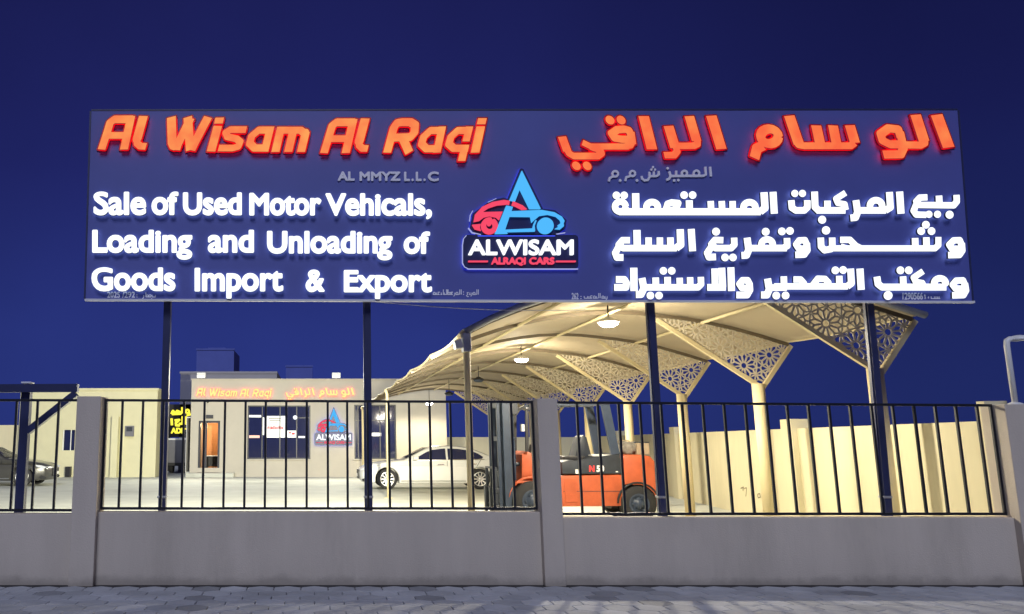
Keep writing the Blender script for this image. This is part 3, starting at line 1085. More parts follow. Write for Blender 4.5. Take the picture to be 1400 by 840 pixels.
YB = YF + 0.10
bays = [
    ('leftmost railing bay of black bars beside the grey pillar and the steel support frame', [-34, -5, 23.5, 52, 81], (-60, 545, -60, 703), (104, 546, 104, 701), [-5]),
    ('middle railing bay of black bars between the two grey pillars', [140, 168, 196, 224, 252, 280, 308, 336, 363.5, 391.5, 419.5, 448, 474.5, 502, 531, 559, 587, 615, 643, 671, 698, 729], (137, 546, 130, 698.5), (736, 548.5, 742, 699.5), []),
    ('right railing bay of black bars between the second pillar and the far right pillar', [788, 816.6, 845, 874, 903, 932, 960, 989, 1018, 1047, 1075, 1104, 1132, 1161, 1190, 1219, 1248, 1277, 1305, 1334, 1362], (763, 549, 772, 703.5), (1386, 553, 1390, 706), []),
]
for lab, bars, (lx, ly, lbx, lby), (rx, ry, rbx, rby), _ in bays:
    a, b = at(lx, ly + 1.5, YB), at(rx, ry + 1.5, YB)
    c, d = at(lbx, lby, YB), at(rbx, rby, YB)
    k = [i for i in range(3) if bays[i][0] == lab][0]
    xa, xb = (spans[k][0] if k == 0 else spans[k][0] + 0.003), spans[k][1] - 0.003
    zb = wt[k] + 0.035
    t = thing('railing', lab, 'railing', 'black railings on the low wall', loc=((max(xa, -6) + xb) / 2, YB, wt[k]))
    MB().beam((xa, YB, a.z), (xb, YB, b.z), 0.03, 0.03).build('rail', M['bar'], t)
    MB().beam((xa, YB, zb), (xb, YB, zb), 0.03, 0.03).build('rail', M['bar'], t)
    for px in bars:
        x = at(px, 548, YB).x
        if x < xa - 0.01 or x > xb:
            x = min(max(x, xa + .012), xb - .012)
        f = (x - a.x) / (b.x - a.x)
        zt = a.z + (b.z - a.z) * f - 0.014
        MB().box(x - 0.0135, YB - 0.0135, zb + 0.014, x + 0.0135, YB + 0.0135, zt).build('bar', M['bar'], t)
    rebase(t)

# steel support frame at the left (post, arm, brace)
sf = thing('steel_frame', 'dark steel post with a horizontal arm and diagonal brace behind the left railing', 'steel frame', loc=(at(33, 700, 10.15).x, 10.15, 0))
Yb = 10.15
p0 = at(37, 535, Yb); p1 = at(31, 700, Yb)
q = MB(); q.box(p0.x - .055, Yb - .05, 0.015, p0.x + .055, Yb + .05, at(37, 527, Yb).z); q.build('post', M['steel'], sf)
a, b = at(-90, 532.5, Yb), at(110, 531.5, Yb)
q = MB(); q.beam((a.x, Yb - .10, a.z), (b.x, Yb - .10, b.z), 0.09, 0.10); q.build('arm', M['steel'], sf)
q = MB(); q.beam(at(38, 590, Yb - .1), at(104, 538, Yb - .1), 0.08, 0.085, up=(0, 1, 0)); q.build('brace', M['steel'], sf)
c = at(40, 525.5, Yb)
q = MB(); q.box(c.x - .06, Yb - .13, c.z, c.x + .06, Yb + .02, c.z + .022, .004); q.build('cap', M['trim'], sf)
rebase(sf)

# gooseneck lamp on the right pillar
gp = at(1385, 553, YF + .08)
gl = thing('gooseneck_lamp', 'unlit white gooseneck lamp on a bent tube standing on the far right pillar', 'lamp', loc=(at(1388, 553, YF + .08).x, YF + .08, pil[2][2]))
gxx = at(1388, 553, YF + .08).x
h0 = pil[2][2]
ztop = at(1385, 464, YF + .08).z
q = MB(); q.tube([(gxx, YF + .08, h0), (gxx - .0, YF + .08, ztop - .08), (gxx + .01, YF + .08, ztop - .02), (gxx + .05, YF + .08, ztop + .005), (gxx + .12, YF + .08, ztop)], 0.032, 10); q.build('tube', M['white'], gl)
q = MB(); q.lathe([(0.02, .03), (0.07, .02), (0.10, -.015), (0.10, -.035), (0.02, -.04)], (gxx + .16, YF + .08, ztop + .02), seg=20); q.build('lamp_head', M['white'], gl)
q = MB(); q.lathe([(0.08, 0.0), (0.08, .015), (0.045, .03)], (gxx, YF + .08, h0), seg=16); q.build('foot', M['white'], gl)
rebase(gl)

# ------------------------------------------------------------------ canopy
FY = [11.6 + 3.1 * k for k in range(9)]
Y2 = FY[1]
prof_px = [(589, 489), (618, 474), (650, 461), (680, 451), (709, 443), (738, 437), (768, 432), (800, 428), (838, 426.5), (870, 428), (899, 431), (930, 434.5), (959, 439), (1000, 448), (1040, 459), (1078, 471)]
PROF = [(at(x, y, Y2).x, at(x, y, Y2).z) for x, y in prof_px]


def arch(x):
    for (xa, za), (xb, zb) in zip(PROF, PROF[1:]):
        if x <= xb or (xb, zb) == PROF[-1]:
            return za + (zb - za) * (x - xa) / (xb - xa)


XL, XR = PROF[0][0], PROF[-1][0]
can = thing('canopy', 'long cream vaulted car park canopy on columns with pierced lattice brackets', 'canopy', loc=((XL + XR) / 2, 20, 0))
# fabric
bm = bmesh.new()
ys = []
for k in range(-1, 9):
    y0 = FY[k] if k >= 0 else FY[0] - 0.25
    y1 = FY[k + 1] if k < 8 else FY[8] + 0.3
    if k == -1:
        ys.append((y0, 0)); continue
    n = 8 if k < 8 else 2
    for i in range(n):
        ys.append((y0 + (y1 - y0) * i / n, (1 if k < 8 else 0) * math.sin(PI * i / n)))
ys.append((FY[8] + .3, 0))
NX = 40
grid = []
for y, sg in ys:
    rowv = []
    for i in range(NX + 1):
        x = XL + (XR - XL) * i / NX
        ed = abs(i / NX * 2 - 1) ** 6
        xx = x - (i / NX * 2 - 1) * ed * sg * 0.03
        rowv.append(bm.verts.new((xx, y, arch(x) + 0.05 - sg * 0.045)))
    grid.append(rowv)
for a, b in zip(grid, grid[1:]):
    for i in range(NX):
        f = bm.faces.new((a[i], a[i + 1], b[i + 1], b[i])); f.smooth = True
bmesh.ops.solidify(bm, geom=bm.faces[:], thickness=0.006)
me = bpy.data.meshes.new('fabric_roof'); bm.to_mesh(me); bm.free(); me.materials.append(M['canvas'])
link('fabric_roof', me, can)

# lattice (rosette pattern cut to the bracket triangle), built once, copied to every frame
PA = at(897, 436, Y2); PB = at(1038, 528, Y2); PC = at(1080, 473, Y2)


def clip(p, q, poly):
    t0, t1 = 0.0, 1.0
    dx, dz = q[0] - p[0], q[1] - p[1]
    n = len(poly)
    for i in range(n):
        a, b = poly[i], poly[(i + 1) % n]
        nx, nz = b[1] - a[1], -(b[0] - a[0])      # outward for counter-clockwise
        num = nx * (a[0] - p[0]) + nz * (a[1] - p[1])
        den = nx * dx + nz * dz
        if abs(den) < 1e-12:
            if num < 0:
                return None
            continue
        t = num / den
        if den > 0:
            t1 = min(t1, t)
        else:
            t0 = max(t0, t)
        if t0 >= t1:
            return None
    return (p[0] + dx * t0, p[1] + dz * t0), (p[0] + dx * t1, p[1] + dz * t1)


tri = [(PB.x, PB.z), (PC.x, PC.z), (at(1000, 449, Y2).x, at(1000, 449, Y2).z), (at(950, 438, Y2).x, at(950, 438, Y2).z), (PA.x, PA.z)]
segs = []
SP = 0.52


def addseg(a, b, w):
    s = clip(a, b, tri)
    if s:
        segs.append((s[0], s[1], w))


ox, oz = at(1017, 500, Y2).x, at(1017, 500, Y2).z
ang0 = R(22)
for i in range(-8, 9):
    for j in range(-8, 9):
        gx_, gz_ = (i + 0.5 * j) * SP, j * SP * 0.866
        cx = ox + gx_ * math.cos(ang0) - gz_ * math.sin(ang0)
        cz = oz + gx_ * math.sin(ang0) + gz_ * math.cos(ang0)
        pt = lambda r, a: (cx + r * math.cos(a), cz + r * math.sin(a))
        for k in range(12):
            a = ang0 + k * PI / 6
            h = PI / 12
            addseg(pt(.062, a), pt(.062, a + PI / 6), .026)
            addseg(pt(.062, a + h), pt(.178, a + h), .029)
            addseg(pt(.178, a + h), pt(.238, a), .026)
            addseg(pt(.178, a + h), pt(.238, a + 2 * h), .026)
            if k % 2:
                addseg(pt(.238, a), pt(.30, a), .025)
                addseg(pt(.238, a), pt(.26, a + PI / 6), .021)
                addseg(pt(.238, a), pt(.26, a - PI / 6), .021)
lm = MB()
for n, ((ax, az), (bx, bz), w) in enumerate(segs):
    y = Y2 + (n % 7) * 0.0006
    lm.beam((ax, y, az), (bx, y, bz), 0.012 + (n % 5) * 0.0003, w, up=(-(bz - az), 0, bx - ax))
lat_me = None


def ribpts(Y, x0=None, x1=None, dz=0.0):
    return [(x, Y, z + dz) for x, z in PROF if (x0 is None or x >= x0 - 1e-6) and (x1 is None or x <= x1 + 1e-6)]


lat0 = lm.build('lattice_panel', M['lattice'], can)
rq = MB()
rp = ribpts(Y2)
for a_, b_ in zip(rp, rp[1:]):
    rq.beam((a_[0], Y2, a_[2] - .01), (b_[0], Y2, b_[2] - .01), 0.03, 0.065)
rib0 = rq.build('rib', M['rib_shaded'], can)
q = MB()
q.beam(PA + Vector((0, 0, -.02)), PB, 0.07, 0.06, up=(0, 1, 0))
strut_a = q.build('strut', M['cream'], can)
q = MB()
q.beam(PB + Vector((.05, 0, -.04)), PC + Vector((.01, 0, 0)), 0.07, 0.07, up=(0, 1, 0))
strut_b = q.build('strut', M['cream'], can)
ccx = at(1043, 600, Y2).x
colm0 = MB().tube([(ccx, Y2, 0.0), (ccx, Y2, PB.z + 0.04)], 0.105, 20).build('column', M['cream'], can)
base = MB()
base.box(ccx - .2, Y2 - .2, 0, ccx + .2, Y2 + .2, .02, .004)
base0 = base.build('base_plate', M['cream'], colm0)
for k, y in enumerate(FY):
    if k == 1:
        continue
    for src in (lat0, rib0, strut_a, strut_b, colm0):
        c = src.copy()
        COL.objects.link(c)
        c.parent = can
        c.location = (0, y - Y2, 0)
        if src is colm0:
            c2 = base0.copy(); COL.objects.link(c2); c2.parent = c
# purlins, edge cables
for x in (PROF[4][0], PROF[8][0] - .1, PROF[12][0]):
    z = arch(x) - .035
    MB().tube([(x, FY[0] - .2, z), (x, FY[8] + .2, z)], 0.03, 8).build('purlin', M['cream'], can)
for x, z in (PROF[0], PROF[-1]):
    pts = []
    for y, sg in ys:
        pts.append((x + (0.03 * sg if x == XL else -0.03 * sg), y, z + .045 - .045 * sg))
    MB().tube(pts, 0.02, 6).build('edge_cable', M['cream'], can)
# front arch in grey steel
MB().tube([(x, FY[0] - .27, z + .01) for x, z in PROF], 0.05, 10).build('front_arch', M['steelgrey'], can)
for k in (0, 4, 8):
    y = FY[k] - (.27 if k == 0 else 0)
    q = MB()
    q.tube([(XL + .02, y, 0), (XL + .02, y, PROF[0][1] - .12), (XL - .03, y, PROF[0][1] + .02)], 0.05 if k == 0 else 0.042, 12)
    po = q.build('pole', M['cream'], can)
    q = MB(); q.box(XL - .1, y - .12, 0, XL + .14, y + .12, .016, .003); q.build('base_plate', M['cream'], po)
rebase(can)

# floodlight clamped to the front pole
fl = thing('floodlight', 'small grey and white floodlight clamped to the front canopy pole, facing left', 'floodlight', loc=(XL - .05, FY[0] - .27, 2.85))
fy = FY[0] - .27
fc = at(634, 470, fy)
q = MB(); q.box(fc.x - .02, fy - .09, fc.z - .12, fc.x + .09, fy + .09, fc.z + .14, .01); q.build('housing', M['steelgrey'], fl)
q = MB(); q.beam((fc.x - .03, fy, fc.z), (fc.x - .13, fy, fc.z - .02), .12, .12); q.build('lens_hood', M['white'], fl)
q = MB(); q.beam((fc.x - .131, fy, fc.z - .021), (fc.x - .136, fy, fc.z - .021), .10, .10); q.build('lens', M['flood_glow'], fl)
q = MB(); q.box(fc.x + .09, fy - .02, fc.z - .02, XL + .0, fy + .02, fc.z + .02); q.build('bracket', M['steelgrey'], fl)
rebase(fl)


def spot(name, loc, target, watts, angle, col, size=0.12, blend=0.6):
    l = bpy.data.lights.new(name, 'SPOT')
    l.energy = watts
    l.spot_size = R(angle)
    l.spot_blend = blend
    l.color = col
    l.shadow_soft_size = size
    o = bpy.data.objects.new(name, l)
    COL.objects.link(o)
    o.location = loc
    o.rotation_euler = (Vector(target) - Vector(loc)).to_track_quat('-Z', 'Y').to_euler()
    return o


def point(name, loc, watts, col, size=0.08):
    l = bpy.data.lights.new(name, 'POINT')
    l.energy = watts
    l.color = col
    l.shadow_soft_size = size
    o = bpy.data.objects.new(name, l)
    COL.objects.link(o)
    o.location = loc
    return o


WARM = (1.0, 0.90, 0.70)
spot('pole floodlight lamp', (fc.x - .16, fy, fc.z - .02), (-12.0, 36, -1.0), 36000, 96, (1.0, 0.95, 0.74), .12, 1.0)

# pendant lamps under the canopy
LX = at(832, 442, 13.9).x
for k, (y, z, lit, lab) in enumerate(((13.9, at(832, 442, 13.9).z, 1, 'lit round pendant lamp hanging nearest under the front of the canopy'),
                                      (19.9, at(713, 492, 19.9).z, 1, 'lit round pendant lamp hanging second from the front under the canopy'),
                                      (25.2, at(655, 520, 25.2).z, 0, 'unlit dark pendant lamp hanging deeper under the canopy behind the second lit one'),
                                      (30.8, at(610, 539, 30.8).z, 0, 'unlit dark pendant lamp hanging next to last at the far end of the canopy'),
                                      (36.2, at(581, 552, 36.2).z, 1, 'lit round pendant lamp hanging farthest back, in front of the office wall'))):
    pn = thing('pendant_lamp', lab, 'pendant lamp', 'pendant lamps under the canopy', loc=(LX, y, z))
    top = arch(LX) + .0 - z
    q = MB(); q.tube([(0, 0, .07), (0, 0, top)], .012, 6); q.build('rod', M['dark'], pn)
    q = MB(); q.lathe([(.03, .11), (.07, .09), (.175, .03), (.185, .01), (.175, .008), (.05, .05)], (0, 0, 0), seg=24)
    q.build('shade', M['white'] if lit else M['dark'], pn)
    q = MB(); q.lathe([(.05, .045), (.15, .012), (.155, -.025), (.10, -.06), (.02, -.068)], (0, 0, 0), seg=20)
    q.build('lamp_globe', M['lamp_glow'] if lit else M['flgrey'], pn)
    if lit:
        spot('pendant light', (LX, y, z - .10), (LX, y, 0), 1250 if k < 4 else 900, 172, WARM, .12, .35)
        point('pendant glow', (LX, y, z - .16), 210 if k < 4 else 40, WARM, .12)

# ------------------------------------------------------------------ yard walls
yw = thing('yard_wall', 'pale yellow yard wall with raised pilasters running behind the canopy columns', 'wall', loc=(9, 16, 0))


def wx(y):
    return 8.30 + (y - 10.1) * 0.165


def slab(y0, y1, z, out, th, name):
    n = Vector((1, -0.165, 0)).normalized()
    a, b = Vector((wx(y0), y0, 0)), Vector((wx(y1), y1, 0))
    q = MB()
    v = []
    for zz in (0.0, z):
        for p, o in ((a, -out), (b, -out), (b, th), (a, th)):
            v.append(q.bm.verts.new(p + n * o + Vector((0, 0, zz))))
    for f in ((3, 2, 1, 0), (4, 5, 6, 7), (0, 1, 5, 4), (1, 2, 6, 5), (2, 3, 7, 6), (3, 0, 4, 7)):
        q.bm.faces.new([v[i] for i in f])
    return q.build(name, M['yellow'], yw)


pys = [15.5, 23.6, 31.7]
edges = [10.082] + [p for y in pys for p in (y, y + .5)] + [41.5]
for a, b in zip(edges[::2], edges[1::2]):
    slab(a, b, 1.86, 0, .18, 'wall_panel')
for y in pys:
    slab(y, y + .5, 2.04, .10, .22, 'pilaster')
slab(9.93, 10.08, 2.1, .05, .2, 'pilaster')
MB().box(5.2, 41.5, 0, wx(41.5) + .15, 41.7, 1.86).build('wall_panel', M['yellow'], yw)
q = MB()
sc0 = at(1019, 671, 17)


def scr(px, py):
    # point of the wall face seen at this photo position
    d = at(px, py, 1.0)
    t = (8.30 - 10.1 * .165 - .0) / (d.x - .165)
    return Vector((d.x * t - .006, t, EYE + (d.z - EYE) * t))


for pts in (((1013, 668), (1017, 666), (1016, 671)), ((1018, 668), (1021, 667), (1020, 679)), ((1036, 676), (1039, 675), (1040, 680), (1037, 681), (1036, 677))):
    for a, b in zip(pts, pts[1:]):
        q.beam(scr(*a), scr(*b), .004, .022)
q.build('scrawl', M['scrawl'], yw)
rebase(yw)

# ------------------------------------------------------------------ office building
YO = 38.6


def ob(px0, py0, px1, py1, Y0, Y1, zmin=None, bev=0.0, mb=None):
    a, b = at(px0, py0, Y0), at(px1, py1, Y0)
    q = mb or MB()
    q.box(min(a.x, b.x), Y0, min(a.z, b.z) if zmin is None else zmin, max(a.x, b.x), Y1, max(a.z, b.z), bev)
    return q


of = thing('office_building', 'single storey beige office with glowing red sign, lit doorway and dark windows', 'building', loc=(at(430, 650, YO).x, YO + 3, 0))


def wall_openings(px0, px1, ptop, holes, Y, depth, m, parent, name='wall'):
    """front wall with real openings: holes in photo-plane columns / rows"""
    xs = sorted({at(p, HZ, Y).x for p in (px0, px1)} | {at(h[0], HZ, Y).x for h in holes} | {at(h[2], HZ, Y).x for h in holes})
    zt = at(px0, ptop, Y).z
    zs = sorted({0.0, zt} | {at(430, h[1], Y).z for h in holes} | {max(0.0, at(430, h[3], Y).z) for h in holes})
    q = MB()
    for xa, xb in zip(xs, xs[1:]):
        za = None
        for z0, z1 in zip(zs, zs[1:]):
            cx, cz = (xa + xb) / 2, (z0 + z1) / 2
            inh = any(at(h[0], HZ, Y).x < cx < at(h[2], HZ, Y).x and at(430, h[3], Y).z < cz < at(430, h[1], Y).z for h in holes)
            if not inh:
                q.box(xa, Y, z0, xb, Y + depth, z1)
    bmesh.ops.remove_doubles(q.bm, verts=q.bm.verts, dist=1e-5)
    # drop inner faces shared by neighbouring blocks
    seen = {}
    for f in q.bm.faces:
        seen.setdefault(tuple(sorted(v.index for v in f.verts)), []).append(f)
    q.bm.verts.index_update()
    seen = {}
    for f in q.bm.faces:
        seen.setdefault(tuple(sorted(v.index for v in f.verts)), []).append(f)
    dele = [f for l in seen.values() if len(l) > 1 for f in l]
    bmesh.ops.delete(q.bm, geom=dele, context='FACES')
    return q.build(name, m, parent), zt


door = (271, 575.5, 300.5, 640)
win1 = (338, 554.5, 424.5, 628)
win2 = (484.5, 553.5, 542, 628)
wf, ztop = wall_openings(260, 611, 519.5, [door, win1, win2], YO, 0.22, M['facade'], of)
x0, x1 = gx(260, YO), gx(611, YO)
MB().box(x0, YO + .22, 0, x0 + .22, YO + 6.2, ztop).build('side_wall', M['facade'], of)
MB().box(x1 - .22, YO + .22, 0, x1, YO + 6.2, ztop).build('side_wall', M['facade'], of)
MB().box(x0 + .22, YO + 6.0, 0, x1 - .22, YO + 6.2, ztop).build('back_wall', M['facade'], of)
MB().box(x0 + .22, YO + .22, ztop - .5, x1 - .22, YO + 6.0, ztop - .35).build('roof', M['rear'], of)
MB().box(x0 - .03, YO - .03, ztop, x1 + .03, YO + .25, ztop + .05).build('parapet_cap', M['facade'], of)
# doorway: frame, half open glazed leaf, warm lit room behind
q = MB()
zdt = at(285, 575.5, YO).z
xd0, xd1 = gx(271, YO), gx(300.5, YO)
step = 0.22
q.box(xd0 - .0, YO + .03, step, xd0 + .10, YO + .15, zdt); q.box(xd1 - .10, YO + .03, step, xd1, YO + .15, zdt); q.box(xd0 + .10, YO + .03, zdt - .10, xd1 - .10, YO + .15, zdt)
dr = q.build('door', M['frame'], of)
q = MB(); q.box(gx(280.3, YO), YO + .06, step, gx(282.5, YO), YO + .12, zdt - .1); q.build('mullion', M['frame'], dr)
room = MB()
room.box(xd0 - .6, YO + 2.6, 0.2, xd1 + 1.2, YO + 2.65, 2.75)
M['room'] = mat('room wood panel', (0.55, 0.24, 0.09), 0.6, var=0.1, scale=3)
room.build('room_wall', M['room'], of)
q = MB(); q.box(xd0 - .6, YO + .22, step - .06, xd1 + 1.2, YO + 2.6, step); q.build('room_floor', M['concrete'], of)
q = MB(); q.box(xd0 - .62, YO + .22, 0.2, xd0 - .6, YO + 2.6, 2.75); q.box(xd1 + 1.2, YO + .22, .2, xd1 + 1.22, YO + 2.6, 2.75); q.box(xd0 - .6, YO + .22, 2.75, xd1 + 1.2, YO + 2.6, 2.8)
q.build('room_wall', M['white'], of)
q = MB(); q.box(xd0 - .45, YO - .75, 0, xd1 + .75, YO, step - .03, .01); q.box(xd0, YO, 0, xd1, YO + .22, step - .015); q.build('step', M['concrete'], of)
q = MB(); q.box(gx(281, YO), YO - .05, at(0, 572.5, YO).z, gx(291, YO), YO, at(0, 567.5, YO).z, .01); q.build('door_sign', M['frame'], of)
point('doorway light', ((xd0 + xd1) / 2, YO + 1.4, 2.45), 55, (1.0, 0.72, 0.42), .15)
# reception desk seen through the door
dk = thing('desk', 'low dark desk just inside the lit orange doorway', 'desk', loc=((xd0 + xd1) / 2, YO + 1.9, step))
q = MB(); q.box(-.35, -.3, .70, .35, .3, .74, .01); q.build('desk_top', M['white'], dk)
q = MB(); q.box(-.33, -.28, 0, -.29, .28, .70); q.box(.29, -.28, 0, .33, .28, .70); q.box(-.29, .24, .2, .29, .28, .70); q.build('desk_frame', M['dark'], dk)


def window(hole, vm, hm, parent):
    xa, xb = gx(hole[0], YO), gx(hole[2], YO)
    za, zb = at(430, hole[3], YO).z, at(430, hole[1], YO).z
    q = MB()
    t = .06
    q.box(xa, YO + .06, za, xa + t, YO + .14, zb); q.box(xb - t, YO + .06, za, xb, YO + .14, zb)
    q.box(xa + t, YO + .06, za, xb - t, YO + .14, za + t); q.box(xa + t, YO + .06, zb - t, xb - t, YO + .14, zb)
    for v in vm:
        x = gx(v, YO)
        q.box(x - .025, YO + .07, za + t, x + .025, YO + .13, zb - t)
    for (h, v0, v1) in hm:
        z = at(430, h, YO).z
        q.box(gx(v0, YO), YO + .075, z - .02, gx(v1, YO), YO + .125, z + .02)
    w = q.build('window', M['frame'], parent)
    q = MB(); q.box(xa + t, YO + .095, za + t, xb - t, YO + .105, zb - t); q.build('pane', M['glass'], w)
    q = MB(); q.box(xa - .05, YO - .04, za - .05, xb + .05, YO, za - .002, .005); q.build('sill', M['facade'], w)
    return w


w1 = window(win1, (358, 382.5, 405.5), ((571.5, 405.5, 424),), of)
w2 = window(win2, (490, 520, 527.5), ((575, 484, 542),), of)
# reflections in the window glass, put in as flat glowing patches
q = MB(); ob(364, 569, 390, 598.5, YO + .085, YO + .092, mb=q); q.build('painted_reflection', M['white_refl'], w1)
q = MB()
rr = random.Random(3)
xq = 365.5
while xq < 387:
    wq_ = rr.uniform(.7, 1.6)
    ob(xq, 583.6 + rr.uniform(-.8, .2), xq + wq_, 586.8 + rr.uniform(-.3, 1.0), YO + .080, YO + .0845, mb=q)
    xq += wq_ + rr.uniform(.15, .7)
q.build('reflected_lettering', M['red_refl'], w1)
q = MB()
for k_ in range(3):
    ob(367 + k_, 572 + 2.4 * k_, 384 - 2 * k_, 573 + 2.4 * k_, YO + .080, YO + .0845, mb=q)
q.build('reflected_lettering', M['scrawl'], w1)
for r4, mm_ in (((358.5, 571, 361, 595), 'white_refl'), ((392.5, 589, 405, 598.5), 'white_refl'), ((340, 567.8, 357, 570.8), 'white_refl'), ((408, 596.5, 417, 599), 'white_refl'), ((340.5, 595.5, 355, 599), 'pink_refl')):
    q = MB(); ob(*r4, YO + .085, YO + .092, mb=q); q.build('painted_reflection', M[mm_], w1)
q = MB(); ob(395, 591, 398, 593, YO + .081, YO + .0845, mb=q); ob(399, 592, 403, 594.5, YO + .081, YO + .0845, mb=q); q.build('reflected_lettering', M['red_refl'], w1)
c = at(403.5, 571, YO + .06)
q = MB(); q.lathe([(.03, -.02), (.09, -.01), (.10, .0), (.09, .01), (.03, .02)], c, axis='y', seg=20)
q.build('wall_lamp', M['white_face'], w1)
q = MB(); ob(508, 592, 521, 596.5, YO + .085, YO + .092, mb=q); q.build('painted_reflection', M['white_refl'], w2)

# office sign lettering and logo, same artwork at smaller size
bx = (372 - 268) / (665 - 133.0)


def office_latin(Y):
    return lambda x, y: at(268 + (x - 133) * bx, 530.5 + (y - 157) * 0.232, Y)


def office_arab(Y):
    return lambda x, y: at(390 + (x - 760) * (95 / 547.0), 530.5 + (y - 157) * 0.215, Y)


def office_logo(Y):
    return lambda x, y: at(429.5 + (x - 632) * (52 / 158.0), 559 + (y - 235) * (50 / 132.0), Y)


# lettering that sits on the office stands off its wall a little
by_word('red_lettering', shape(latin, off=0.1, sh=0.24, yr=190), 9, office_latin(YO - .11), YO - .11, .05, (M['small_face'], M['red_side'], M['small_back']), of)
by_word('red_lettering', shape(arab, off=0.1, sh=-0.24, yr=190), 9, office_arab(YO - .11), YO - .11, .05, (M['small_face'], M['red_side'], M['small_back']), of)
logo(of, office_logo, YO - .16, 1.4)
rebase(of)
for pxa, lab in ((276, 'small white roof floodlight box above the left end of the office red sign'), (459.5, 'small white roof floodlight box above the right end of the office red sign')):
    c = at(pxa, 518, YO + .3)
    fb = thing('floodlight', lab, 'floodlight', 'floodlights on the office roof edge', loc=(c.x, YO + .15, ztop + .05))
    q = MB(); q.box(-.21, -.14, .04, .21, .12, .30, .02); q.build('housing', M['white'], fb)
    q = MB(); q.box(-.17, -.155, .05, .17, -.143, .13); q.build('lens', M['flood_glow'], fb)
    q = MB(); q.box(-.03, -.03, 0, .03, .03, .04); q.build('bracket', M['steelgrey'], fb)
    spot('added yard fill spot', (c.x, YO - .15, ztop + .12), (c.x * .9, 20, 0), 1800, 140, (1.0, 0.98, 0.82), .2, .8)  # roof boxes treated as lit; spot added to even out the yard light
c = at(284, 549.5, YO - .05)
cm = thing('camera', 'tiny dark security camera on the office wall above the doorway', 'camera', loc=c)
q = MB(); q.lathe([(.02, .05), (.06, .04), (.06, 0), (.04, -.04), (.01, -.05)], (0, 0, 0), axis='y', seg=12); q.build('camera_body', M['dark'], cm)
q = MB(); q.box(-.02, -.0, -.02, .02, .05, .1); q.build('bracket', M['dark'], cm)

# taller block behind the office, roof tanks
tb = thing('rear_block', 'dim grey flat block rising just behind the left end of the office roof', 'building', loc=(gx(312, 46), 49, 0))
q = MB(); ob(247, 511, 378, 600, 46, 51, zmin=0, mb=q); q.build('wall', M['rear'], tb)
a, b = at(247, 511, 46), at(378, 511, 46)
q = MB(); q.box(a.x - .05, 45.95, a.z, b.x + .05, 51.05, a.z + .12); q.build('parapet', M['rear'], tb)
rebase(tb)


def tank(x0, x1, y0, y1, yc, Y, lab):
    a, b = at(x0, y0, Y), at(x1, y1, Y)
    t = thing('apartment_block', lab, 'building', 'dim far blocks on the skyline', loc=((a.x + b.x) / 2, Y, 0))
    q = MB(); q.box(a.x, Y, 0, b.x, Y + 9, a.z); q.build('wall', M['farblock'], t)
    w = b.x - a.x
    q = MB(); q.box(a.x + w * .28, Y + 1, a.z, a.x + w * .76, Y + 5, at(x0, yc, Y).z); q.build('stair_tower', M['farblock'], t)
    q = MB()
    q.box(a.x - .1, Y - .1, a.z, b.x + .1, Y + .2, a.z + .25); q.build('parapet', M['farblock'], t)
    rebase(t)


M['farblock'] = mat('hazed far plaster', (0.11, 0.145, 0.50), 0.9, var=0.05, scale=0.6)  # blue haze of the distance is put into the base colour
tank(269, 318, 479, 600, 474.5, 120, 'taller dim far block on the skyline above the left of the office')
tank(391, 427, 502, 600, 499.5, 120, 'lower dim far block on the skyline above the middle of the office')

# ------------------------------------------------------------------ left building, yellow led sign, van
YG = 38.2
lb = thing('gatehouse', 'pale beige low building with a small window at the far left behind the pillar', 'building', loc=(gx(120, YG), YG + 1, 0))
xs0, xs1 = gx(32, YG), gx(213.5, YG)
zt = at(120, 534, YG).z
holes = [(85, 588, 102, 616)]
Yoff = YG
q = MB()
hx0, hx1 = gx(85, YG), gx(102, YG)
hz0, hz1 = at(0, 616, YG).z, at(0, 588, YG).z
q.box(xs0, YG, 0, hx0, YG + 1.6, zt); q.box(hx1, YG, 0, xs1, YG + 1.6, zt)
q.box(hx0, YG, 0, hx1, YG + 1.6, hz0); q.box(hx0, YG, hz1, hx1, YG + 1.6, zt)
bmesh.ops.remove_doubles(q.bm, verts=q.bm.verts, dist=1e-5)
q.build('wall', M['beige'], lb)
q = MB(); q.box(xs0 - .05, YG - .05, zt, xs1 + .05, YG + 1.65, zt + .10); q.build('parapet_cap', M['beige'], lb)
q = MB(); q.box(hx0, YG + .1, hz0, hx1, YG + .2, hz1); q.bm.verts.ensure_lookup_table()
wq = q.build('window', M['glass'], lb)
q = MB(); q.box(hx0 + (hx1 - hx0) * .62, YG + .06, hz0, hx0 + (hx1 - hx0) * .68, YG + .098, hz1); q.box(hx0, YG + .06, hz0, hx0 + .05, YG + .098, hz1); q.build('window_frame', M['white'], wq)
q = MB(); q.box(gx(154, YG), YG - .32, 0, gx(163, YG), YG - .002, at(0, 570, YG).z); q.build('buttress', M['beige'], lb)
q = MB(); q.box(gx(171, YG), YG - .12, at(0, 597, YG).z, gx(183, YG), YG - .002, at(0, 582.5, YG).z, .01); q.build('meter_box', M['van'], lb)
q = MB(); q.box(gx(173, YG), YG - .135, at(0, 590, YG).z, gx(181, YG), YG - .122, at(0, 584, YG).z); q.build('meter_door', M['fldark'], lb)
q = MB(); q.box(gx(93, YG), YG - .25, at(0, 652, YG).z, gx(100, YG), YG - .002, at(0, 638, YG).z, .01); q.build('vent_box', M['dark'], lb)
q = MB(); q.box(gx(18, YG), YG + .6, 0, xs0, YG + 1.6, zt - .02); q.build('wing_wall', M['beige'], lb)
q = MB(); q.box(gx(-120, YG), YG + .8, 0, gx(17.9, YG), YG + 1.0, at(0, 581, YG).z); q.build('wall', M['yellow'], lb)
rebase(lb)

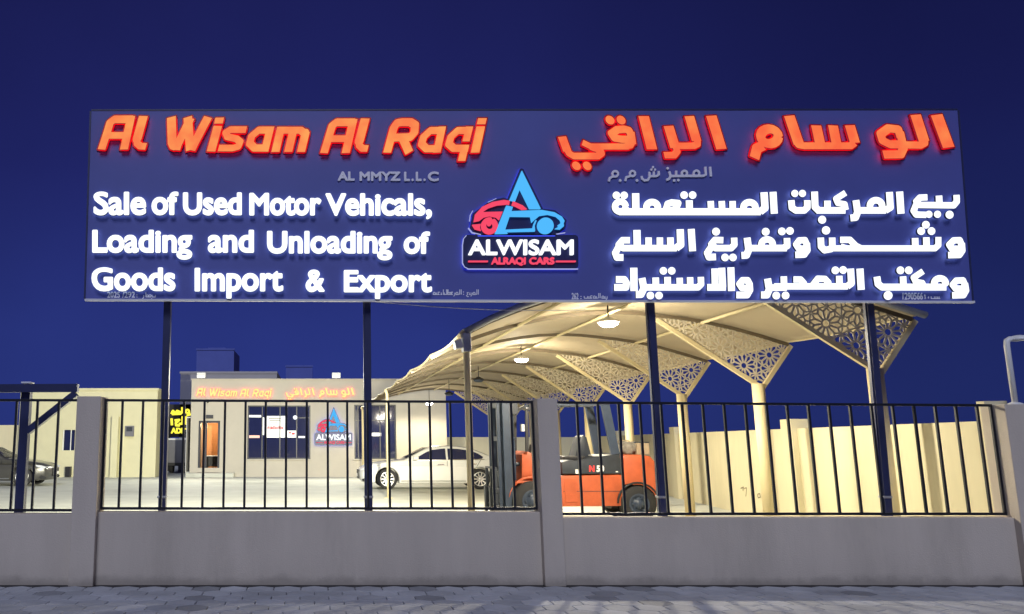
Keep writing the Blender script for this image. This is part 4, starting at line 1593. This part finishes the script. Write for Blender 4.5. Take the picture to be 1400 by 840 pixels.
YS = 46
ls = thing('led_sign', 'black board with glowing yellow lettering in the gap left of the office', 'sign', loc=(gx(243, YS), YS, 0))
q = MB(); ob(224, 553, 263, 598, YS, YS + .2, mb=q); q.build('sign_board', M['signblack'], ls)
yl = Z(215, 540, 7.0, [
    S(24, (135, 185), (150, 155), (172, 182), (190, 155), (215, 165), (222, 180), (140, 184)), S(20, (238, 118), (238, 180)), ring(288, 158, 16, 18), S(18, (300, 160), (312, 190), (280, 198)),
    S(22, (136, 225), (140, 292)), S(22, (165, 245), (210, 240), (178, 268), (180, 292), (215, 294)), S(22, (242, 205), (242, 276), (205, 278)), S(22, (270, 205), (274, 276), (312, 278)), S(20, (302, 240), (304, 276))])
O_y = shape(yl, st=.25) + words([('ADI', 233.5, 250, 585, 593), ('T', 252.5, 259, 585.5, 593)], .6, .25)
extrude('yellow_lettering', O_y, main_plane(YS - .05), YS - .05, .05, (M['yellow_led'],), ls)
q = MB()
for px in (230, 258):
    x = gx(px, YS + .1)
    q.box(x - .08, YS + .2, 0, x + .08, YS + .36, at(0, 556, YS).z)
q.build('post', M['dark'], ls)
rebase(ls)

YV = 43
vn = thing('van', 'grey parked box van below the yellow lettered sign', 'van', loc=(gx(245, YV), YV, 0))
a, b = gx(226, YV), gx(266, YV)
vt = at(0, 602, YV).z
q = MB(); q.box(a, YV, .45, b, YV + 4.2, vt, .05); q.build('cargo_box', M['van'], vn)
q = MB(); q.box(a - .02, YV - .02, vt + .002, b + .02, YV + 4.22, vt + .10, .01); q.build('roof_edge', M['white'], vn)
for x in (a + .25, b - .25):
    q = MB(); q.lathe([(.2, -.11), (.34, -.11), (.37, -.06), (.37, .06), (.34, .11), (.2, .11)], (0, 0, 0), axis='y', seg=20)
    o = q.build('wheel', M['tyre'], vn); o.rotation_euler = (0, 0, PI / 2); o.location = (x, YV + .7, .37)
q = MB(); q.box(a + .1, YV - .08, .38, b - .1, YV - .003, .55, .02); q.build('bumper', M['dark'], vn)
rebase(vn)


# ------------------------------------------------------------------ cars
def arc(cx, cz, r, a0, a1, n=12):
    return [(cx + r * math.cos(R(a0 + (a1 - a0) * k / n)), cz + r * math.sin(R(a0 + (a1 - a0) * k / n))) for k in range(n + 1)]


def sedan(label, loc, rotz, paint, wb=3.05):
    """nose towards local -x, near side towards local -y; origin on the ground below the middle"""
    t = thing('parked_car', label, 'car', 'cars parked in the yard', loc=loc)
    t.rotation_euler = (0, 0, rotz)
    fx, rx, rr, ar = 0.98, 0.98 + wb, 0.35, 0.405
    k = wb - 3.05
    e = 5.12 + k
    up = [(0.16, 0.22), (0.05, 0.30), (0.01, 0.42), (0.0, 0.55), (0.03, 0.66), (0.10, 0.74), (0.28, 0.81), (0.6, 0.87), (1.0, 0.93), (1.35, 0.97), (1.58, 0.99),
          (1.85, 1.13), (2.15, 1.29), (2.38, 1.39), (2.6, 1.435), (2.95 + k / 2, 1.465), (3.3 + k / 2, 1.455), (3.62 + k, 1.41), (3.9 + k, 1.33), (4.2 + k, 1.205), (4.45 + k, 1.105),
          (4.62 + k, 1.08), (4.85 + k, 1.06), (5.02 + k, 1.02), (e - .02, 0.90), (e, 0.72), (e, 0.55), (e - .04, 0.38), (e - .14, 0.26)]
    low = [(rx + ar + .02, .24)] + arc(rx, .345, ar, -10, 190) + [(rx - ar - .02, .20), (fx + ar + .02, .20)] + arc(fx, .345, ar, -10, 190) + [(fx - ar - .02, .22)]
    P = up + low
    HW = .93

    def yw(x, z):
        f = 1.0
        if z > .98:
            f -= .20 * min(1, (z - .98) / .47) ** 1.1
        if z < .45:
            f -= .05 * (.45 - z) / .25
        f += .012 * math.sin((min(max(z, .3), .98) - .3) / .68 * PI)
        if x < 1.0:
            f -= .17 * ((1.0 - x) / 1.0) ** 2
        if x > e - .9:
            f -= .12 * ((x - e + .9) / .9) ** 2
        return HW * f
    cx_, cz_ = e / 2, .7
    mid = e / 2
    bm = bmesh.new()
    layers = [(-1.0, .035), (-.975, .012), (-.93, .0), (-.6, .0), (0, .0), (.6, .0), (.93, .0), (.975, .012), (1.0, .035)]
    rings = []
    n = len(P)
    nrm = []
    for i in range(n):
        a, b = P[i - 1], P[(i + 1) % n]
        dx, dz = b[0] - a[0], b[1] - a[1]
        L = math.hypot(dx, dz) + 1e-9
        nrm.append((-dz / L, dx / L))     # outward for this (clockwise) order
    for fy_, ins in layers:
        ring_ = []
        for (x, z), (nx, nz) in zip(P, nrm):
            crown = .0
            if z > .75 and abs(fy_) < .97:
                crown = .03 * (1 - fy_ * fy_)
            nose = 0.0
            if x < .5:
                nose = .16 * fy_ * fy_ * (1 - x / .5)
            elif x > e - .4:
                nose = -.12 * fy_ * fy_ * (1 - (e - x) / .4)
            ring_.append(bm.verts.new((x - nx * ins + nose - mid, fy_ * yw(x, z), z - nz * ins + crown)))
        rings.append(ring_)
    for a, b in zip(rings, rings[1:]):
        for i in range(n):
            bm.faces.new((a[i], b[i], b[(i + 1) % n], a[(i + 1) % n]))
    from mathutils.geometry import tessellate_polygon
    for t3 in tessellate_polygon([[Vector((x, z, 0)) for x, z in P]]):
        bm.faces.new([rings[0][v] for v in t3])
        bm.faces.new([rings[-1][v] for v in reversed(t3)])
    q = MB(); q.bm.free(); q.bm = bm
    body = q.build('body', paint, t, smooth=32)

    def side(name, poly, m, parent, off=.006, th=.012):
        for s in (-1, 1):
            q = MB()
            a = [q.bm.verts.new((x - mid, s * (yw(x, z) + off), z)) for x, z in poly]
            b = [q.bm.verts.new((x - mid, s * (yw(x, z) + off - th), z)) for x, z in poly]
            nn = len(poly)
            f1 = [q.bm.faces.new(a), q.bm.faces.new(b[::-1])]
            for i in range(nn):
                q.bm.faces.new((a[i], b[i], b[(i + 1) % nn], a[(i + 1) % nn]))
            bmesh.ops.triangulate(q.bm, faces=f1, ngon_method='EAR_CLIP')
            q.build(name, m, parent)

    side('side_window', [(1.93, 1.02), (2.12, 1.14), (2.36, 1.27), (2.58, 1.345), (2.95, 1.385), (3.02, 1.387), (3.02, 1.0)], M['glass'], body)
    side('side_window', [(3.09, 1.0), (3.09, 1.388), (3.4 + k / 2, 1.375), (3.75 + k, 1.31), (4.0 + k, 1.21), (4.16 + k, 1.10), (4.12 + k, 1.045), (3.9 + k, 1.02)], M['glass'], body)
    side('side_trim', [(1.85, .992), (4.2 + k, 1.03), (4.2 + k, 1.012), (1.85, .974)], M['chrome'], body, off=.008)
    side('seam', [(1.72, .28), (1.74, .96), (1.752, .96), (1.732, .28)], M['dark'], body, off=.003, th=.006)
    side('seam', [(3.05, .28), (3.05, .96), (3.062, .96), (3.062, .28)], M['dark'], body, off=.003, th=.006)
    side('seam', [(3.9 + k, .75), (4.06 + k, 1.0), (4.075 + k, 1.0), (3.915 + k, .75)], M['dark'], body, off=.003, th=.006)
    side('sill_trim', [(1.45, .30), (3.55 + k, .30), (3.55 + k, .27), (1.45, .27)], M['chrome'], body, off=.008)
    side('door_handle', [(2.72, .86), (2.94, .865), (2.94, .84), (2.72, .835)], M['chrome'], body, off=.03, th=.03)
    side('door_handle', [(3.70 + k, .875), (3.92 + k, .88), (3.92 + k, .855), (3.70 + k, .85)], M['chrome'], body, off=.03, th=.03)
    side('headlight', [(.10, .70), (.28, .76), (.56, .79), (.42, .70), (.2, .63)], M['headlamp'], body, off=.012, th=.03)
    side('tail_light', [(e - .45, .98), (e - .1, .94), (e - .06, .82), (e - .3, .86)], M['redlens'], body, off=.012, th=.03)
    side('bumper_vent', [(.10, .34), (.26, .40), (.36, .34), (.3, .27), (.14, .27)], M['dark'], body, off=.008, th=.03)
    # windscreen and rear window lie on the body
    for nm, (xa, za), (xb, zb) in (('windscreen', (1.66, 1.03), (2.36, 1.383)), ('rear_window', (4.4 + k, 1.125), (3.78 + k, 1.365))):
        q = MB()
        d = Vector((xb - xa, 0, zb - za)).normalized()
        nv = Vector((-d.z, 0, d.x))
        if nv.z < 0:
            nv = -nv
        v = []
        for x, z, f in ((xa, za, .86), (xb, zb, .86)):
            for fy_ in (-1, -.5, 0, .5, 1):
                y = fy_ * f * yw(x, z)
                v.append(q.bm.verts.new((x - mid + nv.x * .022, y, z + nv.z * .022 + .03 * (1 - (fy_ * f) ** 2))))
        for i in range(4):
            q.bm.faces.new((v[i], v[i + 1], v[i + 6], v[i + 5]))
        bmesh.ops.solidify(q.bm, geom=q.bm.faces[:], thickness=.02)
        q.build(nm, M['glass'], body)
    q = MB(); q.box(.0 - mid - .012, -.30, .34, .05 - mid, .30, .66, .02); q.build('grille', M['dark'], body)
    for z in (.62, .40):
        pass
    q = MB(); q.box(-mid - .02, -.26, .42, -mid - .012, .26, .52, .002); q.build('number_plate', M['white'], body)
    for s in (-1, 1):
        q = MB(); q.box(1.88 - mid, s * (.86), 1.0, 2.06 - mid, s * (1.08), 1.13, .04); q.build('mirror', paint, body)
    for x in (fx, rx):
        for s in (-1, 1):
            q = MB(); q.lathe([(.23, -.10), (.31, -.115), (.345, -.09), (.35, 0), (.345, .09), (.31, .115), (.23, .10), (.23, -.10)], (0, 0, 0), axis='y', seg=32, caps=False)
            w = q.build('wheel', M['tyre'], t); w.location = (x - mid, s * (HW - .135), .35)
            q = MB()
            q.lathe([(.245, -.108), (.235, -.118), (.215, -.108), (.215, -.03)], (0, 0, 0), axis='y', seg=32, caps=False)
            for j in range(10):
                a = 2 * PI * j / 10
                q.beam((.03 * math.cos(a), -.095, .03 * math.sin(a)), (.222 * math.cos(a), -.107, .222 * math.sin(a)), .02, .036, up=(-math.sin(a), 0, math.cos(a)))
            q.lathe([(.055, -.085), (.05, -.112), (.01, -.115)], (0, 0, 0), axis='y', seg=16)
            for f in q.bm.faces:
                f.material_index = 0
            r = q.build('rim', M['rim'], w)
            if s > 0:
                r.rotation_euler = (0, 0, PI)
            q = MB(); q.lathe([(.21, -.029), (.21, -.034), (.02, -.034)], (0, 0, 0), axis='y', seg=24)
            d_ = q.build('brake_disc', M['fldark'], w)
            if s > 0:
                d_.rotation_euler = (0, 0, PI)
    return t


# white saloon: near wheels at Y ~ 28.4, nose to the left
YC = 28.3
xw_f, xw_r = gx(527, YC), gx(657, YC)
wbw = 3.2
cmid = (xw_f + xw_r) / 2 + (5.12 + .15) / 2 - .98 - wbw / 2
sedan('white four door saloon parked side on under the far end of the canopy', (cmid, YC + .93, 0), 0, M['carwhite'], wbw)
YD = 30.2
xf = gx(32, YD)
c2 = xf - ((5.12) / 2 - .98)
sedan('dark grey saloon at the left edge with its nose pointing right behind the steel frame', (c2, YD + .93, 0), PI, M['carsilver'], 3.05)

# ------------------------------------------------------------------ forklift
YK = 16.8
fk = thing('forklift', 'orange and charcoal forklift truck facing left under the canopy', 'forklift', loc=(gx(800, YK), YK + .6, 0))
W = 1.24


def fx_(px):
    return gx(px, YK)


def fz(py):
    return at(760, py, YK).z


y0, y1 = YK + .06, YK + W - .06
fwx, rwx = fx_(726), fx_(869)
fr, rrd = .41, .36
# lower body side skirt with wheel arches
poly = [(fx_(738), .30), (fx_(736), fz(656)), (fx_(748), fz(651)), (fx_(850), fz(649.5)), (fx_(850), .32)]
q = MB(); q.prism(poly, y0, y1, .02); q.build('body', M['orange'], fk, smooth=40)
q = MB(); q.box(fx_(770), y0 - .012, fz(687), fx_(786), y0 - .001, fz(655), .004); q.box(fx_(772), y0 - .016, fz(678), fx_(784), y0 - .0125, fz(676)); q.build('step_panel', M['orange'], fk)
q = MB(); q.box(fx_(768), y0 - .004, fz(672.6), fx_(848), y0 - .0005, fz(671.8)); q.build('seam', M['fldark'], fk)
# counterweight with wheel cut-out
cx0, cx1 = fx_(851), fx_(904)
arcp = [(x, z) for x, z in arc(rwx, rrd, rrd + .06, 165, -12, 14)]
poly = [(cx0, fz(650)), (cx0 + .02, fz(626)), (cx0 + .12, fz(622)), (fx_(878), fz(622)), (fx_(889), fz(624)), (fx_(897), fz(634)), (fx_(902), fz(655)), (fx_(905), fz(680)), (fx_(905.5), .30)]
arch_pts = [p for p in arc(rwx, rrd, rrd + .06, 0, 180, 14) if cx0 + .01 < p[0] < fx_(905) - .02]
poly2 = poly + [(arch_pts[0][0], .30)] + arch_pts + [(cx0, arch_pts[-1][1])]
q = MB(); q.prism(poly2, y0 - .02, y1 + .02, .03, 3)
q.build('counterweight', M['orange'], fk, smooth=35)
# dark arch rim in front of rear wheel
q = MB()
pts = arc(rwx, rrd, rrd + .065, 5, 178, 16)
q.tube([(x, y0 - .02, z) for x, z in pts], .022, 6); q.build('wheel_arch', M['dark'], fk)
q = MB(); q.box(fx_(838), y0 + .25, .25, fx_(852), y1 - .25, .8); q.box(fx_(852), y0 + .3, .3, fx_(890), y1 - .3, .75); q.build('chassis', M['dark'], fk)
# hood (charcoal) and deck
poly = [(fx_(768), fz(648.3)), (fx_(768), fz(632)), (fx_(778), fz(629)), (fx_(790), fz(631)), (fx_(803), fz(629)), (fx_(810), fz(625)), (fx_(832), fz(624)), (fx_(848), fz(620)), (fx_(850), fz(648.3))]
q = MB(); q.prism(poly, y0 + .005, y1 - .005, .02); q.build('engine_hood', M['fldark'], fk, smooth=40)
q = MB(); q.box(fx_(812), y0 + .08, fz(624.4), fx_(849), y1 - .08, fz(622.2), .01); q.build('hood_lid', M['white'], fk)
# front cowl, dash, floor
poly = [(fx_(714), fz(658)), (fx_(716), fz(622)), (fx_(722), fz(617)), (fx_(734), fz(622)), (fx_(744), fz(645)), (fx_(745), fz(658))]
q = MB(); q.prism(poly, y0 + .12, y1 - .12, .02); q.build('front_cowl', M['orange'], fk, smooth=40)
q = MB(); q.box(fx_(736), y0 + .05, fz(657), fx_(770), y1 - .05, fz(653.5), .01); q.build('floor_plate', M['fldark'], fk)
ym = (y0 + y1) / 2
q = MB(); q.tube([(fx_(730), ym, fz(630)), (fx_(752), ym, fz(606))], .025, 8)
th = [(fx_(753) + .06 * math.cos(a) * .8, ym + .16 * math.sin(a), fz(605) + .12 * math.cos(a)) for a in [2 * PI * k / 16 for k in range(17)]]
q.tube(th, .014, 6); q.build('steering_wheel', M['dark'], fk)
q = MB(); q.box(fx_(777), ym - .26, fz(631), fx_(808), ym + .26, fz(624), .03)
st = q.build('seat', M['dark'], fk)
q = MB(); q.prism([(fx_(793), fz(626)), (fx_(803), fz(597)), (fx_(807), fz(595)), (fx_(811), fz(598)), (fx_(816), fz(622)), (fx_(812), fz(627))], ym - .24, ym + .24, .02); q.build('seat_back', M['fldark'], st, smooth=40)
# levers
q = MB()
for i in range(3):
    q.tube([(fx_(737), y1 - .25 - .07 * i, fz(625)), (fx_(741), y1 - .25 - .07 * i, fz(608))], .01, 6)
q.build('lever', M['dark'], fk)
# overhead guard
for y in (y0 + .06, y1 - .06):
    q = MB()
    q.beam((fx_(722), y, fz(618)), (fx_(724), y, fz(560)), .06, .06, up=(0, 1, 0)); q.beam((fx_(724), y, fz(560)), (fx_(742), y, fz(552)), .06, .06, up=(0, 1, 0)); q.build('guard_leg', M['dark'], fk)
    q = MB()
    q.beam((fx_(843), y, fz(622)), (fx_(833), y, fz(553)), .07, .17, up=(1, 0, 0)); q.build('guard_leg', M['flgrey'], fk)
q = MB()
for y in (y0 + .06, y1 - .06):
    q.beam((fx_(738), y, fz(552.5)), (fx_(838), y, fz(551)), .07, .07)
for px in (745, 757, 769, 781, 793, 805, 817, 829):
    q.beam((fx_(px), y0 + .09, fz(552)), (fx_(px), y1 - .09, fz(552)), .04, .05)
q.build('overhead_guard', M['flgrey'], fk)
# mast
q = MB()
for y in (y0 + .16, y1 - .16):
    q.box(fx_(683), y - .04, .12, fx_(693), y + .04, fz(548), .006)
q.build('mast_rail', M['flgrey'], fk)
q = MB()
for y in (y0 + .07, y1 - .07):
    q.box(fx_(689.5), y - .045, .10, fx_(701), y + .045, fz(549), .006)
q.build('mast_rail', M['flgrey'], fk)
q = MB()
for z in (fz(553), fz(600), fz(650), .2):
    q.box(fx_(686), y0 + .2, z - .05, fx_(695), y1 - .2, z + .05, .004)
q.box(fx_(701), y0 + .12, fz(566), fx_(713), y1 - .12, fz(549), .006)
q.build('crossbar', M['fldark'], fk)
for y in (y0 + .30, y1 - .30):
    q = MB()
    z = .75
    while z < fz(566):
        q.box(fx_(698), y - .018, z, fx_(700), y + .018, z + .028); z += .036
    q.box(fx_(698.7), y - .008, .7, fx_(699.3), y + .008, fz(562)); q.build('lift_chain', M['dark'], fk)
for k_, y in enumerate((y0 + .42, y0 + .46)):
    q = MB(); q.tube([(fx_(712), y, fz(628)), (fx_(707), y, fz(590)), (fx_(703), y, fz(556)), (fx_(698), y, fz(553)), (fx_(695), y, fz(570)), (fx_(694), y, fz(640))], .014, 6); q.build('hose', M['dark'], fk)
for y in (y0 + .24, y1 - .24):
    q = MB(); q.tube([(fx_(706), y, .25), (fx_(706), y, fz(600))], .045, 12); q.tube([(fx_(706), y, fz(600)), (fx_(706), y, fz(560))], .03, 12); q.lathe([(.055, -.03), (.055, .03)], (fx_(706), y, fz(600)), seg=12); q.build('lift_cylinder', M['flgrey'], fk)
q = MB(); q.tube([(fx_(704), y0 + .3, fz(640)), (fx_(708), y0 + .3, fz(636)), (fx_(726), y0 + .3, fz(634))], .04, 10); q.build('tilt_cylinder', M['fldark'], fk)
q = MB()
for z in (.28, .62):
    q.box(fx_(676), y0 + .08, z - .05, fx_(682.5), y1 - .08, z + .05, .008)
for y in (y0 + .12, ym, y1 - .12):
    q.box(fx_(677), y - .02, .33, fx_(681), y + .02, 1.05, .004)
q.box(fx_(677), y0 + .10, 1.05, fx_(681), y1 - .10, 1.09, .004)
q.build('carriage', M['fldark'], fk)
for y in (y0 + .32, y1 - .32):
    q = MB(); q.box(fx_(672), y - .06, .06, fx_(675.5), y + .06, .68, .006); q.box(fx_(675.5) - 1.15, y - .06, .05, fx_(675.4), y + .06, .09, .006); q.build('fork', M['fldark'], fk)
# wheels
for x, r, w_ in ((fwx, fr, .26), (rwx, rrd, .22)):
    for s, yy in ((-1, YK + .10), (1, YK + W - .10)):
        q = MB(); h = w_ / 2
        q.lathe([(r * .55, -h), (r * .92, -h * 1.02), (r, -h * .75), (r, h * .75), (r * .92, h * 1.02), (r * .55, h), (r * .55, -h)], (0, 0, 0), axis='y', seg=36, caps=False)
        w = q.build('wheel', M['tyre'], fk); w.location = (x - 0, yy + (.02 if s < 0 else -.02), r)
        q = MB(); q.lathe([(r * .58, -h - .004), (r * .52, -h - .012), (r * .42, -h + .03), (r * .28, -h + .03), (r * .24, -h - .02), (.004, -h - .025)], (0, 0, 0), axis='y', seg=28, caps=False)
        for j in range(6):
            a = 2 * PI * j / 6
            q.lathe([(.018, -h - .005), (.018, -h + .03)], (r * .36 * math.cos(a), 0, r * .36 * math.sin(a)), axis='y', seg=6)
        rm_ = q.build('rim', M['flgrey'], w)
        if s > 0:
            rm_.rotation_euler = (0, 0, PI)
q = MB(); q.tube([(x, y0 + .05, z) for x, z in arc(fwx, fr, fr + .07, 20, 170, 12)], .03, 6)
q.box(fwx - .30, y0 + .02, fr + .36, fwx + .35, y0 + .30, fr + .41, .01); q.build('fender', M['orange'], fk)
# decals
for s, x0_, x1_, m in (('N', 805.5, 813, M['redpaint']), ('50', 815.5, 826, M['white'])):
    O = words([(s, x0_, x1_, 636.5, 645.5)], .55, .22, .05)
    extrude('decal', O, main_plane(y0 + .001), y0 + .001, .005, (m,), fk)
q = MB(); q.box(fx_(786), y0 + .001, fz(648), fx_(790), y0 + .0045, fz(642)); q.box(fx_(841), y0 + .001, fz(646), fx_(844), y0 + .0045, fz(644.5)); q.build('sticker', M['white'], fk)
q = MB(); q.box(fx_(715), y0 + .02, fz(590), fx_(720), y0 + .14, fz(580), .01); q.build('headlight', M['headlamp'], fk)
rebase(fk)

# loads resting on the counterweight
c = Vector((fx_(887), YK + .38, fz(622) + .002))
bx_ = thing('cardboard_box', 'open brown cardboard box on the back of the forklift counterweight', 'box', loc=(fx_(884.5), YK + .38, fz(622) + .003))
q = MB(); q.box(-.13, -.16, 0, .13, .16, .235, .004); q.build('box_body', M['card'], bx_)
q = MB(); q.box(-.14, -.165, .236, .14, .165, .262, .008); q.build('lid', M['fldark'], bx_)
bd = thing('bundle', 'grey wrapped bundle lying on the forklift counterweight next to the cardboard box', 'bundle', loc=(fx_(864), YK + .45, fz(622) + .003))
bm = bmesh.new()
bmesh.ops.create_icosphere(bm, subdivisions=4, radius=1)
for v in bm.verts:
    n = v.co.copy()
    r = 1 + .10 * math.sin(7 * n.x + 3 * n.z) * math.cos(5 * n.y) + .05 * math.sin(17 * n.x + 9 * n.y + 5 * n.z)
    sgn = lambda a: math.copysign(abs(a) ** .62, a)
    v.co = Vector((sgn(n.x) * .20 * r, sgn(n.y) * .22 * r, max(0.0, .13 + sgn(n.z) * .14 * r)))
q = MB(); q.bm.free(); q.bm = bm; q.build('wrap', M['cloth'], bd, smooth=60)
q = MB(); q.tube([(-.21, 0, .02), (-.2, 0, .2), (-.1, 0, .285), (.1, 0, .285), (.2, 0, .2), (.21, 0, .02)], .012, 6); q.build('rope', M['card'], bd)
